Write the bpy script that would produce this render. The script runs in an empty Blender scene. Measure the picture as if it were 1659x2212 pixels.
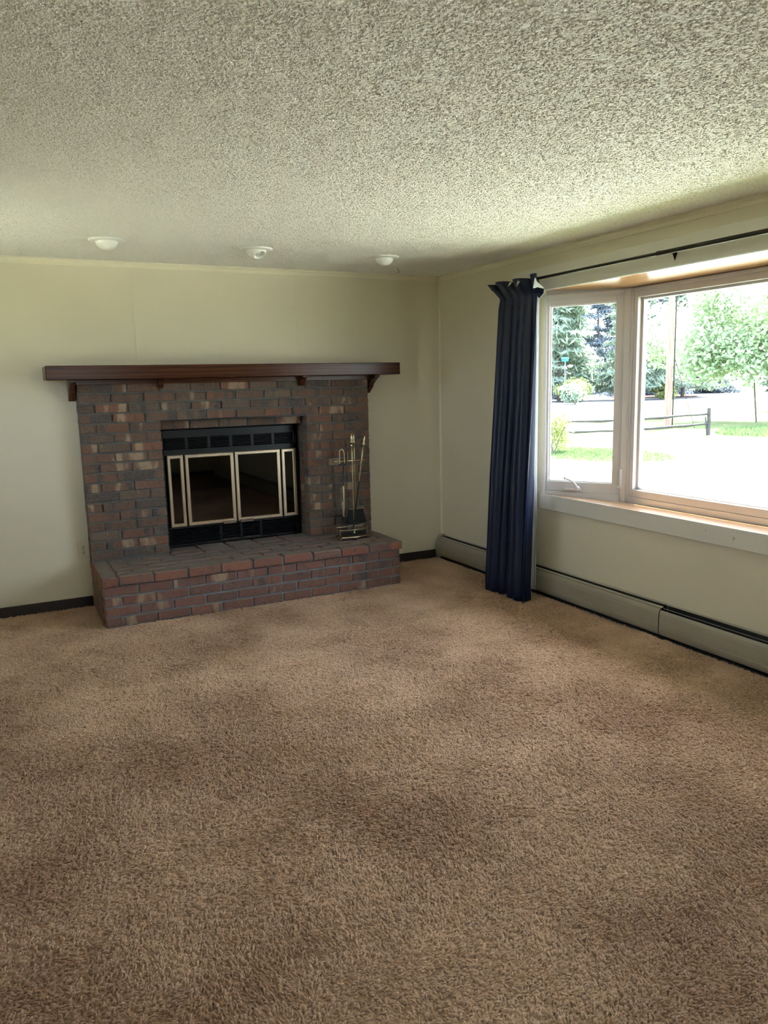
import bpy, math, random
from mathutils import Vector, Matrix
random.seed(7)
S = bpy.context.scene
COL = S.collection
PI = math.pi

# ---------------------------------------------------------------- camera
cam_d = bpy.data.cameras.new('camera'); cam = bpy.data.objects.new('camera', cam_d); COL.objects.link(cam)
yaw, pitch, roll = 0.4685766, 0.1661259, -0.0231251
f = Vector((math.sin(yaw)*math.cos(pitch), math.cos(yaw)*math.cos(pitch), -math.sin(pitch)))
r0 = Vector((math.cos(yaw), -math.sin(yaw), 0)); u0 = r0.cross(f)
r = r0*math.cos(roll) + u0*math.sin(roll); u = -r0*math.sin(roll) + u0*math.cos(roll)
cam.matrix_world = Matrix(((r.x, u.x, -f.x, -3.49584), (r.y, u.y, -f.y, -5.77089), (r.z, u.z, -f.z, 1.54331), (0, 0, 0, 1)))
cam_d.sensor_fit = 'HORIZONTAL'; cam_d.sensor_width = 36; cam_d.lens = 36*1657.84/1659
cam_d.clip_start = .05; cam_d.clip_end = 600
S.camera = cam

# ---------------------------------------------------------------- sky, sun, exposure
world = bpy.data.worlds.new('sky'); S.world = world; world.use_nodes = True
wn = world.node_tree.nodes; wl = world.node_tree.links
bg = wn['Background']
sky = wn.new('ShaderNodeTexSky'); sky.sky_type = 'NISHITA'; sky.sun_disc = False
sky.sun_elevation = math.radians(60); sky.sun_rotation = math.radians(65); sky.air_density = 1.0; sky.dust_density = 3.0
mixs = wn.new('ShaderNodeMix'); mixs.data_type = 'RGBA'; mixs.inputs[0].default_value = .75
mul = wn.new('ShaderNodeVectorMath'); mul.operation = 'SCALE'; mul.inputs['Scale'].default_value = .35
wl.new(sky.outputs[0], mul.inputs[0]); wl.new(mul.outputs[0], mixs.inputs[6])
mixs.inputs[7].default_value = (.86, .95, 1.13, 1)
wl.new(mixs.outputs[2], bg.inputs[0]); bg.inputs[1].default_value = 6.0

sun_d = bpy.data.lights.new('sun', 'SUN'); sun = bpy.data.objects.new('sun', sun_d); COL.objects.link(sun)
sun_d.energy = 36; sun_d.angle = math.radians(.6); sun_d.color = (1, .96, .88)
sd = Vector((.9*math.cos(math.radians(62)), .43*math.cos(math.radians(62)), math.sin(math.radians(62))))
sun.rotation_euler = sd.to_track_quat('Z', 'Y').to_euler(); sun.location = (20, 8, 30)

S.view_settings.view_transform = 'Standard'; S.view_settings.look = 'None'
S.view_settings.gamma = 1; S.view_settings.use_curve_mapping = False
S.view_settings.exposure = 1.0
try:
    S.cycles.max_bounces = 12; S.cycles.diffuse_bounces = 7; S.cycles.transparent_max_bounces = 24
    S.cycles.sample_clamp_indirect = 6
except Exception: pass

# ---------------------------------------------------------------- material helpers
def mat(name, col=(.5, .5, .5), rough=.5, metal=0, spec=None):
    m = bpy.data.materials.new(name); m.use_nodes = True
    b = m.node_tree.nodes['Principled BSDF']
    b.inputs['Base Color'].default_value = (*col, 1); b.inputs['Roughness'].default_value = rough
    b.inputs['Metallic'].default_value = metal
    if spec is not None: b.inputs['Specular IOR Level'].default_value = spec
    return m
def nd(m, t, **kw):
    n = m.node_tree.nodes.new(t)
    for k, v in kw.items():
        if hasattr(n, k): setattr(n, k, v)
        else: n.inputs[k.replace('_', ' ')].default_value = v
    return n
def lk(m, a, b): m.node_tree.links.new(a, b)
def bsdf(m): return m.node_tree.nodes['Principled BSDF']
def coords(m, scale=(1, 1, 1), kind='Object'):
    tc = nd(m, 'ShaderNodeTexCoord'); mp = nd(m, 'ShaderNodeMapping'); mp.inputs['Scale'].default_value = scale
    lk(m, tc.outputs[kind], mp.inputs[0]); return mp.outputs[0]
def ramp(m, fac, stops):
    n = nd(m, 'ShaderNodeValToRGB'); e = n.color_ramp.elements
    while len(e) < len(stops): e.new(.5)
    for i, (p, c) in enumerate(stops): e[i].position = p; e[i].color = (*c, 1)
    lk(m, fac, n.inputs[0]); return n.outputs[0]
def noise(m, vec, scale, detail=3, rough=.5, dim='3D'):
    n = nd(m, 'ShaderNodeTexNoise'); n.noise_dimensions = dim
    n.inputs['Scale'].default_value = scale; n.inputs['Detail'].default_value = detail; n.inputs['Roughness'].default_value = rough
    if vec is not None: lk(m, vec, n.inputs['Vector'])
    return n.outputs['Fac']
def bump(m, h, strength, dist, prev=None):
    n = nd(m, 'ShaderNodeBump'); n.inputs['Strength'].default_value = strength; n.inputs['Distance'].default_value = dist
    lk(m, h, n.inputs['Height'])
    if prev is not None: lk(m, prev, n.inputs['Normal'])
    lk(m, n.outputs[0], bsdf(m).inputs['Normal']); return n.outputs[0]
def mixc(m, fac, a, b, mode='MIX'):
    n = nd(m, 'ShaderNodeMix'); n.data_type = 'RGBA'; n.blend_type = mode
    for s, v in ((0, fac), (6, a), (7, b)):
        if isinstance(v, (int, float)): n.inputs[s].default_value = v
        elif isinstance(v, tuple): n.inputs[s].default_value = (*v, 1)
        else: lk(m, v, n.inputs[s])
    return n.outputs[2]

def mottled(name, c1, c2, scale, rough=.7, bstr=0, bdist=.002, bscale=None, metal=0, stretch=(1, 1, 1)):
    m = mat(name, c1, rough, metal); v = coords(m, stretch)
    lk(m, mixc(m, ramp(m, noise(m, v, scale, 4), [(.3, (0, 0, 0)), (.7, (1, 1, 1))]), c1, c2), bsdf(m).inputs['Base Color'])
    if bstr: bump(m, noise(m, v, bscale or scale*4, 4, .6), bstr, bdist)
    return m

M = {}
M['wall'] = mottled('wall_paint', (.60, .55, .42), (.63, .58, .45), 1.5, .75, .15, .001, 160)
M['corner'] = mat('corner_bead_paint', (.68, .63, .48), .6)
M['trim'] = mottled('white_trim_paint', (.62, .60, .54), (.65, .63, .57), 3, .45)
# sprayed ceiling
m = M['ceiling'] = mat('sprayed_ceiling', (.70, .68, .60), .85)
v = coords(m)
n1 = noise(m, v, 78, 2, .6); n2 = noise(m, v, 150, 2, .5)
vo = nd(m, 'ShaderNodeTexVoronoi'); vo.inputs['Scale'].default_value = 75; lk(m, v, vo.inputs['Vector'])
r1 = ramp(m, n1, [(.42, (0, 0, 0)), (.60, (1, 1, 1))])
lk(m, mixc(m, ramp(m, n2, [(.35, (0, 0, 0)), (.7, (1, 1, 1))]), (.78, .77, .70), (.87, .86, .79)), bsdf(m).inputs['Base Color'])
b1 = bump(m, r1, .8, .004); bump(m, vo.outputs['Distance'], .5, .002, b1)
# wood
def wood(name, dark, light, rough, axis=0, sc=3.0, coat=0):
    m = mat(name, dark, rough)
    st = [14, 14, 14]; st[axis] = .9
    v = coords(m, tuple(st))
    a = noise(m, v, sc, 6, .65)
    wv = nd(m, 'ShaderNodeTexWave'); wv.wave_type = 'BANDS'; wv.bands_direction = 'Z'
    st2 = [5, 5, 5]; st2[axis] = .35
    v2 = coords(m, tuple(st2)); lk(m, v2, wv.inputs['Vector'])
    wv.inputs['Scale'].default_value = 2.2; wv.inputs['Distortion'].default_value = 7; wv.inputs['Detail'].default_value = 3
    mx = nd(m, 'ShaderNodeMath', operation='MULTIPLY'); lk(m, a, mx.inputs[0]); lk(m, wv.outputs['Fac'], mx.inputs[1])
    ad = nd(m, 'ShaderNodeMath', operation='ADD'); lk(m, mx.outputs[0], ad.inputs[0]); lk(m, a, ad.inputs[1])
    lk(m, ramp(m, ad.outputs[0], [(.3, dark), (1.0, light)]), bsdf(m).inputs['Base Color'])
    if coat: bsdf(m).inputs['Coat Weight'].default_value = coat; bsdf(m).inputs['Coat Roughness'].default_value = .12
    bump(m, a, .15, .001)
    return m
M['mantel'] = wood('dark_stained_wood', (.026, .008, .004), (.075, .024, .010), .24, 0, 3, 0)
bsdf(M['mantel']).inputs['Specular IOR Level'].default_value = .22
M['board'] = wood('honey_varnished_wood', (.36, .17, .06), (.55, .30, .13), .28, 1, 2.2, 1)
M['base'] = mat('dark_brown_baseboard', (.022, .013, .010), .45)
M['black'] = mat('black_painted_metal', (.005, .006, .007), .35, 0, .35)
M['blacks'] = mat('soot_black', (.004, .004, .004), .9)
M['brass'] = mottled('brushed_brass', (.56, .46, .33), (.66, .55, .40), 40, .33, 0, metal=1, stretch=(1, 1, .1))
M['handle'] = mat('antique_bronze', (.15, .10, .07), .45, .2)
M['tool_brass'] = mat('antique_brass', (.50, .42, .27), .25, 1)
M['iron'] = mat('black_iron', (.012, .012, .012), .5, .4)
M['bristle'] = mottled('black_bristles', (.004, .004, .004), (.012, .012, .012), 300, .9)
M['vinyl'] = mottled('white_vinyl', (.50, .48, .485), (.53, .51, .515), 2, .35)
M['rodm'] = mat('dark_bronze_rod', (.020, .016, .014), .38, .5)
M['heater'] = mottled('beige_enamel', (.29, .262, .205), (.32, .29, .23), 6, .38)
M['heater_in'] = mat('grey_back_plate', (.009, .011, .013), .6)
M['lamp'] = mat('white_enamel', (.80, .81, .76), .3)
M['bulb'] = mat('frosted_bulb', (.55, .57, .55), .25)
M['outlet'] = mat('ivory_plastic', (.56, .50, .37), .35)
M['slot'] = mat('dark_slot', (.03, .025, .02), .6)
M['siding'] = mat('white_siding', (.6, .6, .58), .6)
M['roof'] = mat('grey_shingles', (.12, .12, .12), .9)
M['soffit'] = mat('soffit', (.6, .6, .58), .7)
M['lining'] = mat('white_curtain_lining', (.88, .88, .86), .8)
m = M['lining']; t_ = m.node_tree; tl_ = t_.nodes.new('ShaderNodeBsdfTranslucent'); tl_.inputs[0].default_value = (.85, .86, .88, 1)
mx_ = t_.nodes.new('ShaderNodeMixShader'); mx_.inputs[0].default_value = .5
lk(m, bsdf(m).outputs[0], mx_.inputs[1]); lk(m, tl_.outputs[0], mx_.inputs[2]); lk(m, mx_.outputs[0], t_.nodes['Material Output'].inputs[0])
# curtain
m = M['curtain'] = mat('navy_sateen', (.0035, .0080, .033), .40, 0, .3)
bsdf(m).inputs['Sheen Weight'].default_value = .02; bsdf(m).inputs['Sheen Roughness'].default_value = .4
bsdf(m).inputs['Sheen Tint'].default_value = (.35, .45, .9, 1)
bump(m, noise(m, coords(m, (500, 500, 500)), 1, 1), .1, .0005)
# clear window glass and dark fire glass
def glassy(name, tint, rough, ior=1.5, base=None):
    m = bpy.data.materials.new(name); m.use_nodes = True
    t = m.node_tree; t.nodes.remove(t.nodes['Principled BSDF'])
    tr = t.nodes.new('ShaderNodeBsdfTransparent'); tr.inputs[0].default_value = (*tint, 1)
    g = t.nodes.new('ShaderNodeBsdfGlossy'); g.inputs['Roughness'].default_value = rough
    lw = t.nodes.new('ShaderNodeLayerWeight'); pw = t.nodes.new('ShaderNodeMath'); pw.operation = 'POWER'; pw.inputs[1].default_value = 5
    fr = t.nodes.new('ShaderNodeMath'); fr.operation = 'MULTIPLY_ADD'; f0 = ((ior-1)/(ior+1))**2
    fr.inputs[1].default_value = 1-f0; fr.inputs[2].default_value = f0
    t.links.new(lw.outputs['Facing'], pw.inputs[0]); t.links.new(pw.outputs[0], fr.inputs[0])
    mx = t.nodes.new('ShaderNodeMixShader')
    t.links.new(fr.outputs[0], mx.inputs[0]); t.links.new(tr.outputs[0], mx.inputs[1]); t.links.new(g.outputs[0], mx.inputs[2])
    t.links.new(mx.outputs[0], t.nodes['Material Output'].inputs[0]); return m
M['glass'] = glassy('window_glass', (.97, .99, .98), 0.0)
M['fireglass'] = glassy('smoked_fire_glass', (.22, .20, .18), 0.02, 1.6)

# bricks: hue from the object's random number, flashing bands across the length
def brickmat(name, hues, dust, cream=.59, lowband=.445):
    m = mat(name, hues[0], .88)
    oi = nd(m, 'ShaderNodeObjectInfo'); tc = nd(m, 'ShaderNodeTexCoord')
    sc = nd(m, 'ShaderNodeVectorMath', operation='SCALE'); sc.inputs[0].default_value = (41, 17, 29); lk(m, oi.outputs['Random'], sc.inputs['Scale'])
    ad = nd(m, 'ShaderNodeVectorMath', operation='ADD'); lk(m, tc.outputs['Object'], ad.inputs[0]); lk(m, sc.outputs[0], ad.inputs[1])
    def mapped(s):
        mp = nd(m, 'ShaderNodeMapping'); mp.inputs['Scale'].default_value = s; lk(m, ad.outputs[0], mp.inputs[0]); return mp.outputs[0]
    base = ramp(m, oi.outputs['Random'], [(i/(len(hues)-1), h) for i, h in enumerate(hues)])
    band = noise(m, mapped((1, .15, .22)), 8, 3, .5)
    c = mixc(m, ramp(m, band, [(lowband-.07, (.95, .95, .95)), (lowband, (0, 0, 0))]), base, (.045, .036, .038))
    c = mixc(m, ramp(m, band, [(cream, (0, 0, 0)), (cream+.07, (.8, .8, .8))]), c, (.36, .255, .165))
    spots = noise(m, mapped((1, 1, 1)), 26, 5, .7)
    c = mixc(m, ramp(m, spots, [(.32, (.9, .9, .9)), (.45, (0, 0, 0))]), c, (.045, .03, .027))
    c = mixc(m, ramp(m, noise(m, mapped((1, 1, 1)), 70, 4, .7), [(.35, (0, 0, 0)), (.75, (.5, .5, .5))]), c, (.20, .155, .12))
    if dust:
        ge = nd(m, 'ShaderNodeNewGeometry'); sx = nd(m, 'ShaderNodeSeparateXYZ'); lk(m, ge.outputs['Normal'], sx.inputs[0])
        up = ramp(m, sx.outputs['Z'], [(.3, (0, 0, 0)), (.9, (dust,)*3)])
        c = mixc(m, up, c, (.135, .12, .105))
    lk(m, c, bsdf(m).inputs['Base Color'])
    b = bump(m, noise(m, mapped((1, 1, 1)), 45, 5, .7), .55, .006)
    bump(m, noise(m, mapped((1, .3, 1)), 180, 3, .6), .35, .002, b)
    return m
H1 = [(.115, .056, .034), (.078, .046, .032), (.155, .058, .033), (.082, .062, .044), (.17, .062, .034), (.09, .056, .038), (.13, .084, .056), (.055, .042, .036), (.14, .066, .038)]
M['brick'] = brickmat('flashed_red_brick', H1, .3)
H2 = [(.17, .066, .045), (.135, .056, .042), (.19, .073, .048), (.115, .056, .046), (.18, .07, .052)]
M['brick_hearth'] = brickmat('hearth_red_brick', H2, .6, .62, .415)
H3 = [(.21, .060, .032), (.16, .055, .036), (.23, .075, .04), (.12, .065, .05), (.19, .062, .034)]
M['brick_cap'] = brickmat('orange_red_cap_brick', H3, .85, .80, .30)
M['mortar'] = mottled('grey_mortar', (.075, .078, .07), (.115, .115, .105), 14, .95, .6, .004, 90)
M['mortar_h'] = mottled('blue_grey_mortar', (.13, .135, .145), (.20, .205, .215), 14, .95, .6, .004, 90)

# ---------------------------------------------------------------- geometry helpers
class MB:
    def __init__(s): s.v = []; s.f = []; s.sm = []
    def add(s, vs, fs, smooth=False):
        o = len(s.v); s.v += [tuple(p) for p in vs]; s.f += [tuple(i+o for i in q) for q in fs]; s.sm += [smooth]*len(fs); return s
    def box(s, x0, x1, y0, y1, z0, z1, bev=0):
        x0, x1 = sorted((x0, x1)); y0, y1 = sorted((y0, y1)); z0, z1 = sorted((z0, z1))
        if not bev:
            vs = [(x, y, z) for x in (x0, x1) for y in (y0, y1) for z in (z0, z1)]
            return s.add(vs, [(0, 1, 3, 2), (4, 6, 7, 5), (0, 4, 5, 1), (2, 3, 7, 6), (0, 2, 6, 4), (1, 5, 7, 3)])
        b = min(bev, (x1-x0)/2.01, (y1-y0)/2.01, (z1-z0)/2.01)
        X = (x0, x1); Y = (y0, y1); Z = (z0, z1); vs = []; idx = {}
        for i in (0, 1):
            for j in (0, 1):
                for k in (0, 1):
                    sx, sy, sz = (1-2*i)*b, (1-2*j)*b, (1-2*k)*b
                    for a, p in (('x', (X[i], Y[j]+sy, Z[k]+sz)), ('y', (X[i]+sx, Y[j], Z[k]+sz)), ('z', (X[i]+sx, Y[j]+sy, Z[k]))):
                        idx[i, j, k, a] = len(vs); vs.append(p)
        fs = []
        for i in (0, 1):
            q = [idx[i, 0, 0, 'x'], idx[i, 0, 1, 'x'], idx[i, 1, 1, 'x'], idx[i, 1, 0, 'x']]; fs.append(tuple(q if i == 0 else q[::-1]))
            q = [idx[0, i, 0, 'y'], idx[1, i, 0, 'y'], idx[1, i, 1, 'y'], idx[0, i, 1, 'y']]; fs.append(tuple(q if i == 0 else q[::-1]))
            q = [idx[0, 0, i, 'z'], idx[0, 1, i, 'z'], idx[1, 1, i, 'z'], idx[1, 0, i, 'z']]; fs.append(tuple(q if i == 0 else q[::-1]))
        for i in (0, 1):
            for j in (0, 1):
                q = [idx[i, j, 0, 'x'], idx[i, j, 1, 'x'], idx[i, j, 1, 'y'], idx[i, j, 0, 'y']]; fs.append(tuple(q if i != j else q[::-1]))
                q = [idx[i, 0, j, 'x'], idx[i, 1, j, 'x'], idx[i, 1, j, 'z'], idx[i, 0, j, 'z']]; fs.append(tuple(q if i == j else q[::-1]))
                q = [idx[0, i, j, 'y'], idx[1, i, j, 'y'], idx[1, i, j, 'z'], idx[0, i, j, 'z']]; fs.append(tuple(q if i != j else q[::-1]))
                for k in (0, 1):
                    q = [idx[i, j, k, 'x'], idx[i, j, k, 'y'], idx[i, j, k, 'z']]; fs.append(tuple(q if (i+j+k) % 2 == 0 else q[::-1]))
        return s.add(vs, fs)
    def prism(s, poly, axis, a0, a1):
        # poly: list of 2-D points in the plane across the axis (x: (y,z); y: (x,z); z: (x,y))
        def P(p, a):
            return {0: (a, p[0], p[1]), 1: (p[0], a, p[1]), 2: (p[0], p[1], a)}[axis]
        n = len(poly); vs = [P(p, a0) for p in poly] + [P(p, a1) for p in poly]
        return s.add(vs, [tuple(range(n)), tuple(range(2*n-1, n-1, -1))] + [(i, i+n, (i+1) % n+n, (i+1) % n) for i in range(n)])
    def tube(s, pts, rad, seg=10, cap=True):
        pts = [Vector(p) for p in pts]; n = len(pts); rs = rad if isinstance(rad, (list, tuple)) else [rad]*n
        vs = []; ref = None
        for i, p in enumerate(pts):
            t = (pts[min(i+1, n-1)]-pts[max(i-1, 0)]).normalized()
            if ref is None: ref = Vector((0, 0, 1)) if abs(t.z) < .9 else Vector((1, 0, 0))
            a = (ref - t*ref.dot(t))
            if a.length < 1e-4: a = t.orthogonal()
            a.normalize(); ref = a; b = t.cross(a)
            for k in range(seg):
                w = 2*PI*k/seg; vs.append(p + (a*math.cos(w)+b*math.sin(w))*rs[i])
        fs = [(i*seg+k, i*seg+(k+1) % seg, (i+1)*seg+(k+1) % seg, (i+1)*seg+k) for i in range(n-1) for k in range(seg)]
        s.add(vs, fs, True)
        if cap:
            s.add(vs[:seg], [tuple(range(seg-1, -1, -1))]); s.add(vs[-seg:], [tuple(range(seg))])
        return s
    def lathe(s, prof, c=(0, 0, 0), seg=20, axis=(0, 0, 1)):
        q = Vector((0, 0, 1)).rotation_difference(Vector(axis)); c = Vector(c)
        vs = []; n = len(prof)
        for rr, z in prof:
            for k in range(seg):
                w = 2*PI*k/seg; vs.append(c + q @ Vector((rr*math.cos(w), rr*math.sin(w), z)))
        fs = [(i*seg+k, i*seg+(k+1) % seg, (i+1)*seg+(k+1) % seg, (i+1)*seg+k) for i in range(n-1) for k in range(seg)]
        return s.add(vs, fs, True)
    def mesh(s, name, m):
        me = bpy.data.meshes.new(name); me.from_pydata(s.v, [], s.f)
        for p, q in zip(me.polygons, s.sm): p.use_smooth = q
        ms = m if isinstance(m, list) else [m]
        for a in ms: me.materials.append(a)
        me.update(); return me
    def build(s, name, m, parent=None, loc=None):
        o = bpy.data.objects.new(name, s.mesh(name, m)); COL.objects.link(o)
        if parent is not None: o.parent = parent
        if loc is not None: o.location = loc
        return o
def empty(name, loc=(0, 0, 0), rz=0):
    o = bpy.data.objects.new(name, None); COL.objects.link(o); o.location = loc; o.rotation_euler.z = rz
    o.empty_display_size = .1; return o
def tag(o, label, cat, group=None, kind=None):
    o['label'] = label; o['category'] = cat
    if group: o['group'] = group
    if kind: o['kind'] = kind
    return o
def struct(o, label=None):
    o['kind'] = 'structure'
    if label: o['label'] = label
    return o
def tree_copy(o, parent=None):
    c = o.copy(); COL.objects.link(c)
    if parent: c.parent = parent
    for ch in list(o.children): tree_copy(ch, c)
    return c

# ================================================================ ROOM
H = 2.42
X0, Y0 = -4.4, -7.7             # far left and rear walls (behind the camera)
OP = (-2.403, -1.294, .342, 1.311)   # fireplace opening in the back wall
WY0, WY1, WZ0, WZ1 = -3.95, -1.40, .73, 2.146  # bay opening in the right wall

b = MB(); T = .14
b.box(X0-T, OP[0]-.1, 0, T, -.1, H+.05); b.box(OP[1]+.1, T, 0, T, -.1, H+.05)
b.box(OP[0]-.1, OP[1]+.1, 0, T, OP[3]+.1, H+.05); b.box(OP[0]-.1, OP[1]+.1, 0, T, -.1, OP[2]-.08)
wb = struct(b.build('wall_back', M['wall']), 'cream painted wall behind the brick fireplace')
for x in (-2.52, -1.28):         # faint vertical panel seams
    if x > -1.3: x = -1.30
    MB().box(x-.0015, x+.0015, -.0012, 0, 1.73, H-.04).build('panel_seam', M['wall'], wb)
b = MB()
fl = .2; b.box(0, T, WY1+fl, 0, -.1, H+.05); b.box(0, T, Y0-T, WY0-fl, -.1, H+.05)
b.box(0, .02, WY1, WY1+fl, -.1, H+.05); b.box(0, .02, WY0-fl, WY0, -.1, H+.05)
b.box(.02, T, WY1, WY1+fl, -.1, WZ0-.03); b.box(.02, T, WY0-fl, WY0, -.1, WZ0-.03); b.box(.02, T, WY1, WY1+fl, WZ1+.03, H+.05); b.box(.02, T, WY0-fl, WY0, WZ1+.03, H+.05)
b.box(0, T, WY0, WY1, -.1, WZ0-.03); b.box(0, T, WY0, WY1, WZ1+.03, H+.05)
struct(b.build('wall_right', M['wall']), 'cream painted wall with the bay window')
LD = (-1.75, -.75, 1.25, 2.12)     # opening of the added fill-light window, left wall
b = MB()
b.box(X0-T, X0, LD[1], 0, -.1, H+.05); b.box(X0-T, X0, Y0-T, LD[0], -.1, H+.05); b.box(X0-T, X0, LD[0], LD[1], LD[3], H+.05)
b.box(X0-T, X0, LD[0], LD[1], -.1, LD[2])
struct(b.build('wall_left', M['wall']), 'cream painted wall on the left')
RW = (-3.0, -1.8, 1.2, 2.12)
b = MB()
b.box(X0, RW[0], Y0-T, Y0, -.1, H+.05); b.box(RW[1], 0, Y0-T, Y0, -.1, H+.05)
b.box(RW[0], RW[1], Y0-T, Y0, -.1, RW[2]); b.box(RW[0], RW[1], Y0-T, Y0, RW[3], H+.05)
struct(b.build('wall_front', M['wall']), 'cream painted wall behind the viewer')
ceiling = struct(MB().box(X0-T, T, Y0-T, T, H, H+.14).build('ceiling', M['ceiling']), 'white sprayed textured ceiling')
m = M['backing'] = mottled('carpet_backing', (.20, .115, .06), (.24, .14, .075), 30, .95)
floor = struct(MB().box(X0-T, T, Y0-T, T, -.14, -.006).build('floor', m), 'tan shag carpeted floor')
b = MB(); cx0, cx1 = -2.9, -.8  # unseen box added to stop daylight leaking in around the insert
b.box(cx0, cx1, .95, 1.0, -.1, 2.5); b.box(cx0-.05, cx0, T, 1.0, -.1, 2.5); b.box(cx1, cx1+.05, T, 1.0, -.1, 2.5); b.box(cx0, cx1, T, .95, -.1, -.05); b.box(cx0, cx1, T, .95, 2.45, 2.5)
struct(b.build('wall_light_block', M['siding']), 'unseen box added behind the fireplace to stop light leaking in')
# roof; unseen eaves sized to keep direct sun and some sky out
b = MB(); b.prism([(-6.1, 2.75), (-2.2, 3.5), (1.1, 2.62), (1.1, 2.50), (-6.1, 2.58)], 1, -8.5, 1.6)
roof = struct(b.build('roof', M['roof']))

# crown moulding
def crown(name, poly, axis, a0, a1):
    return struct(MB().prism(poly, axis, a0, a1).build(name, M['corner']), 'narrow painted crown moulding')
cp = [(0, H), (0, H-.042), (-.006, H-.042), (-.009, H-.034), (-.010, H-.022), (-.016, H-.014), (-.020, H-.010), (-.020, H)]
crown('trim_1', cp, 0, X0, 0)                                   # back wall: (y,z)
crown('trim_2', cp, 1, Y0, 0)                                   # right wall: (x,z)
struct(MB().prism([(0, 0), (-.014, 0), (-.012, -.006), (-.006, -.012), (0, -.014)], 2, .21, H-.02).build('trim_3', M['corner']), 'thin corner bead where the walls meet')
# baseboards
def bb(name, x0, x1, y0, y1):
    return struct(MB().box(x0, x1, y0, y1, -.004, .076, .003).build(name, M['base']), 'dark brown baseboard')
bb('baseboard_back', X0, -2.953, -.013, -.0005); bb('baseboard_back', -.765, -.062, -.013, -.0005)
bb('baseboard_left', X0, X0+.013, Y0+.014, -.014)
bb('baseboard_front', X0+.014, -.014, Y0, Y0+.013)
# window trim boards on the right wall
struct(MB().box(-.02, -.0005, WY0-.33, -1.06, WZ1, 2.308, .002).build('trim_4', M['trim']), 'wide white board above the bay window')
o = struct(MB().box(-.02, -.0005, WY0-.02, WY1+.005, .630, .733, .002).build('trim_5', M['trim']), 'white apron board under the window sill')
for (yy, zz, h_, w_) in ((-3.03, .680, .016, .0009), (-3.035, .683, .0016, .006), (-2.85, .700, .006, .0009)):
    MB().box(-.0204, -.0198, yy-w_, yy+w_, zz-h_, zz+h_).build('scuff_mark', M['slot'], o)

# ---------------------------------------------------------------- BAY WINDOW
D = .30
W = struct(empty('window_1', (0, WY1, 0)), 'white bay window with wood seat and head boards')
def wchild(mb, name, m): 
    o = mb.build(name, m); o.parent = W; o.location = (0, -WY1, 0); return o
A0 = Vector((0, WY1)); A1 = Vector((D, -1.912)); B1 = Vector((D, -3.438)); B0 = Vector((0, WY0))
# seat and head boards (trapezoid plan, slightly sloping to the window)
def board(z0, z1, t):
    b = MB(); top = [(-.018, A0.y, z0), (D+.05, A1.y+.03, z1), (D+.05, B1.y-.03, z1), (-.018, B0.y, z0)]
    bot = [(x, y, z+t) for x, y, z in top]; b.add(top+bot, [(0, 1, 2, 3), (7, 6, 5, 4), (0, 4, 5, 1), (1, 5, 6, 2), (2, 6, 7, 3), (3, 7, 4, 0)]); return b
wchild(board(.7345, .704, -.03), 'seat_board', M['board'])
wchild(MB().box(-.0215, -.017, B0.y, A0.y, .715, .7365, .001), 'sill_edge', M['trim'])
wchild(board(2.1475, 2.118, .03), 'head_board', M['board'])
wchild(MB().box(-.0215, -.016, B0.y, A0.y, 2.1445, 2.152, .001), 'head_edge', M['lining'])
def framed(origin, ang, L, zb, zt, kind):
    """window unit in a local frame: s runs along the unit, n points indoors"""
    e = bpy.data.objects.new(kind, None); COL.objects.link(e)
    e.parent = W; e.location = (origin[0], origin[1]-WY1, 0); e.rotation_euler.z = ang; e.empty_display_size = .1
    return e
def rect_frame(b, x0, x1, z0, z1, wl_, wr, wb_, wt, y0, y1, bev=.002):
    b.box(x0, x0+wl_, y0, y1, z0, z1, bev); b.box(x1-wr, x1, y0, y1, z0, z1, bev)
    b.box(x0+wl_, x1-wr, y0, y1, z0, z0+wb_, bev); b.box(x0+wl_, x1-wr, y0, y1, z1-wt, z1, bev)
ZB, ZT = .705, 2.117
def picture(L):
    fr = MB()
    rect_frame(fr, .0, L, ZB, ZT, .022, .022, .045, .022, -.0, .09)          # outer frame, room face at y=0 local, out = +y
    rect_frame(fr, .022, L-.022, ZB+.045, ZT-.022, .032, .032, .05, .04, .006, .085, .002)
    rect_frame(fr, .054, L-.054, ZB+.095, ZT-.062, .018, .018, .016, .016, .040, .075, .001)
    return fr
# picture unit: local x runs from A1 towards -y, local y outdoors (+x world)
L = (A1-B1).length
e = framed(A1, -PI/2, L, ZB, ZT, 'picture_window')
picture(L).build('frame', M['vinyl'], e)
MB().box(.07, L-.07, .050, .056, ZB+.108, ZT-.075).build('pane', M['glass'], e)
def casement(L, flip):
    def bx(b, x0, x1, *a):
        if flip: x0, x1 = L-x1, L-x0
        b.box(x0, x1, *a)
    fr = MB()
    for (x0, x1, z0, z1, y0, y1) in ((0, .020, ZB, ZT, 0, .09), (L-.042, L, ZB, ZT, 0, .09), (.02, L-.042, ZB, ZB+.05, 0, .09), (.02, L-.042, ZT-.026, ZT, 0, .09),
                                     (L-.052, L-.042, ZB+.05, ZT-.026, .006, .09), (.02, L-.052, ZT-.036, ZT-.026, .006, .09)):
        bx(fr, x0, x1, y0, y1, z0, z1, .002)
    sa = MB()
    for (x0, x1, z0, z1, y0, y1) in ((.020, .035, ZB+.05, ZT-.036, .012, .06), (L-.100, L-.052, ZB+.05, ZT-.036, .012, .06), (.035, L-.100, ZB+.05, ZB+.122, .012, .06), (.035, L-.100, ZT-.076, ZT-.036, .012, .06),
                                     (.035, .041, ZB+.122, ZT-.076, .03, .05), (L-.106, L-.100, ZB+.122, ZT-.076, .03, .05), (.041, L-.106, ZB+.122, ZB+.128, .03, .05), (.041, L-.106, ZT-.082, ZT-.076, .03, .05)):
        bx(sa, x0, x1, y0, y1, z0, z1, .002)
    return fr, sa
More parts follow.
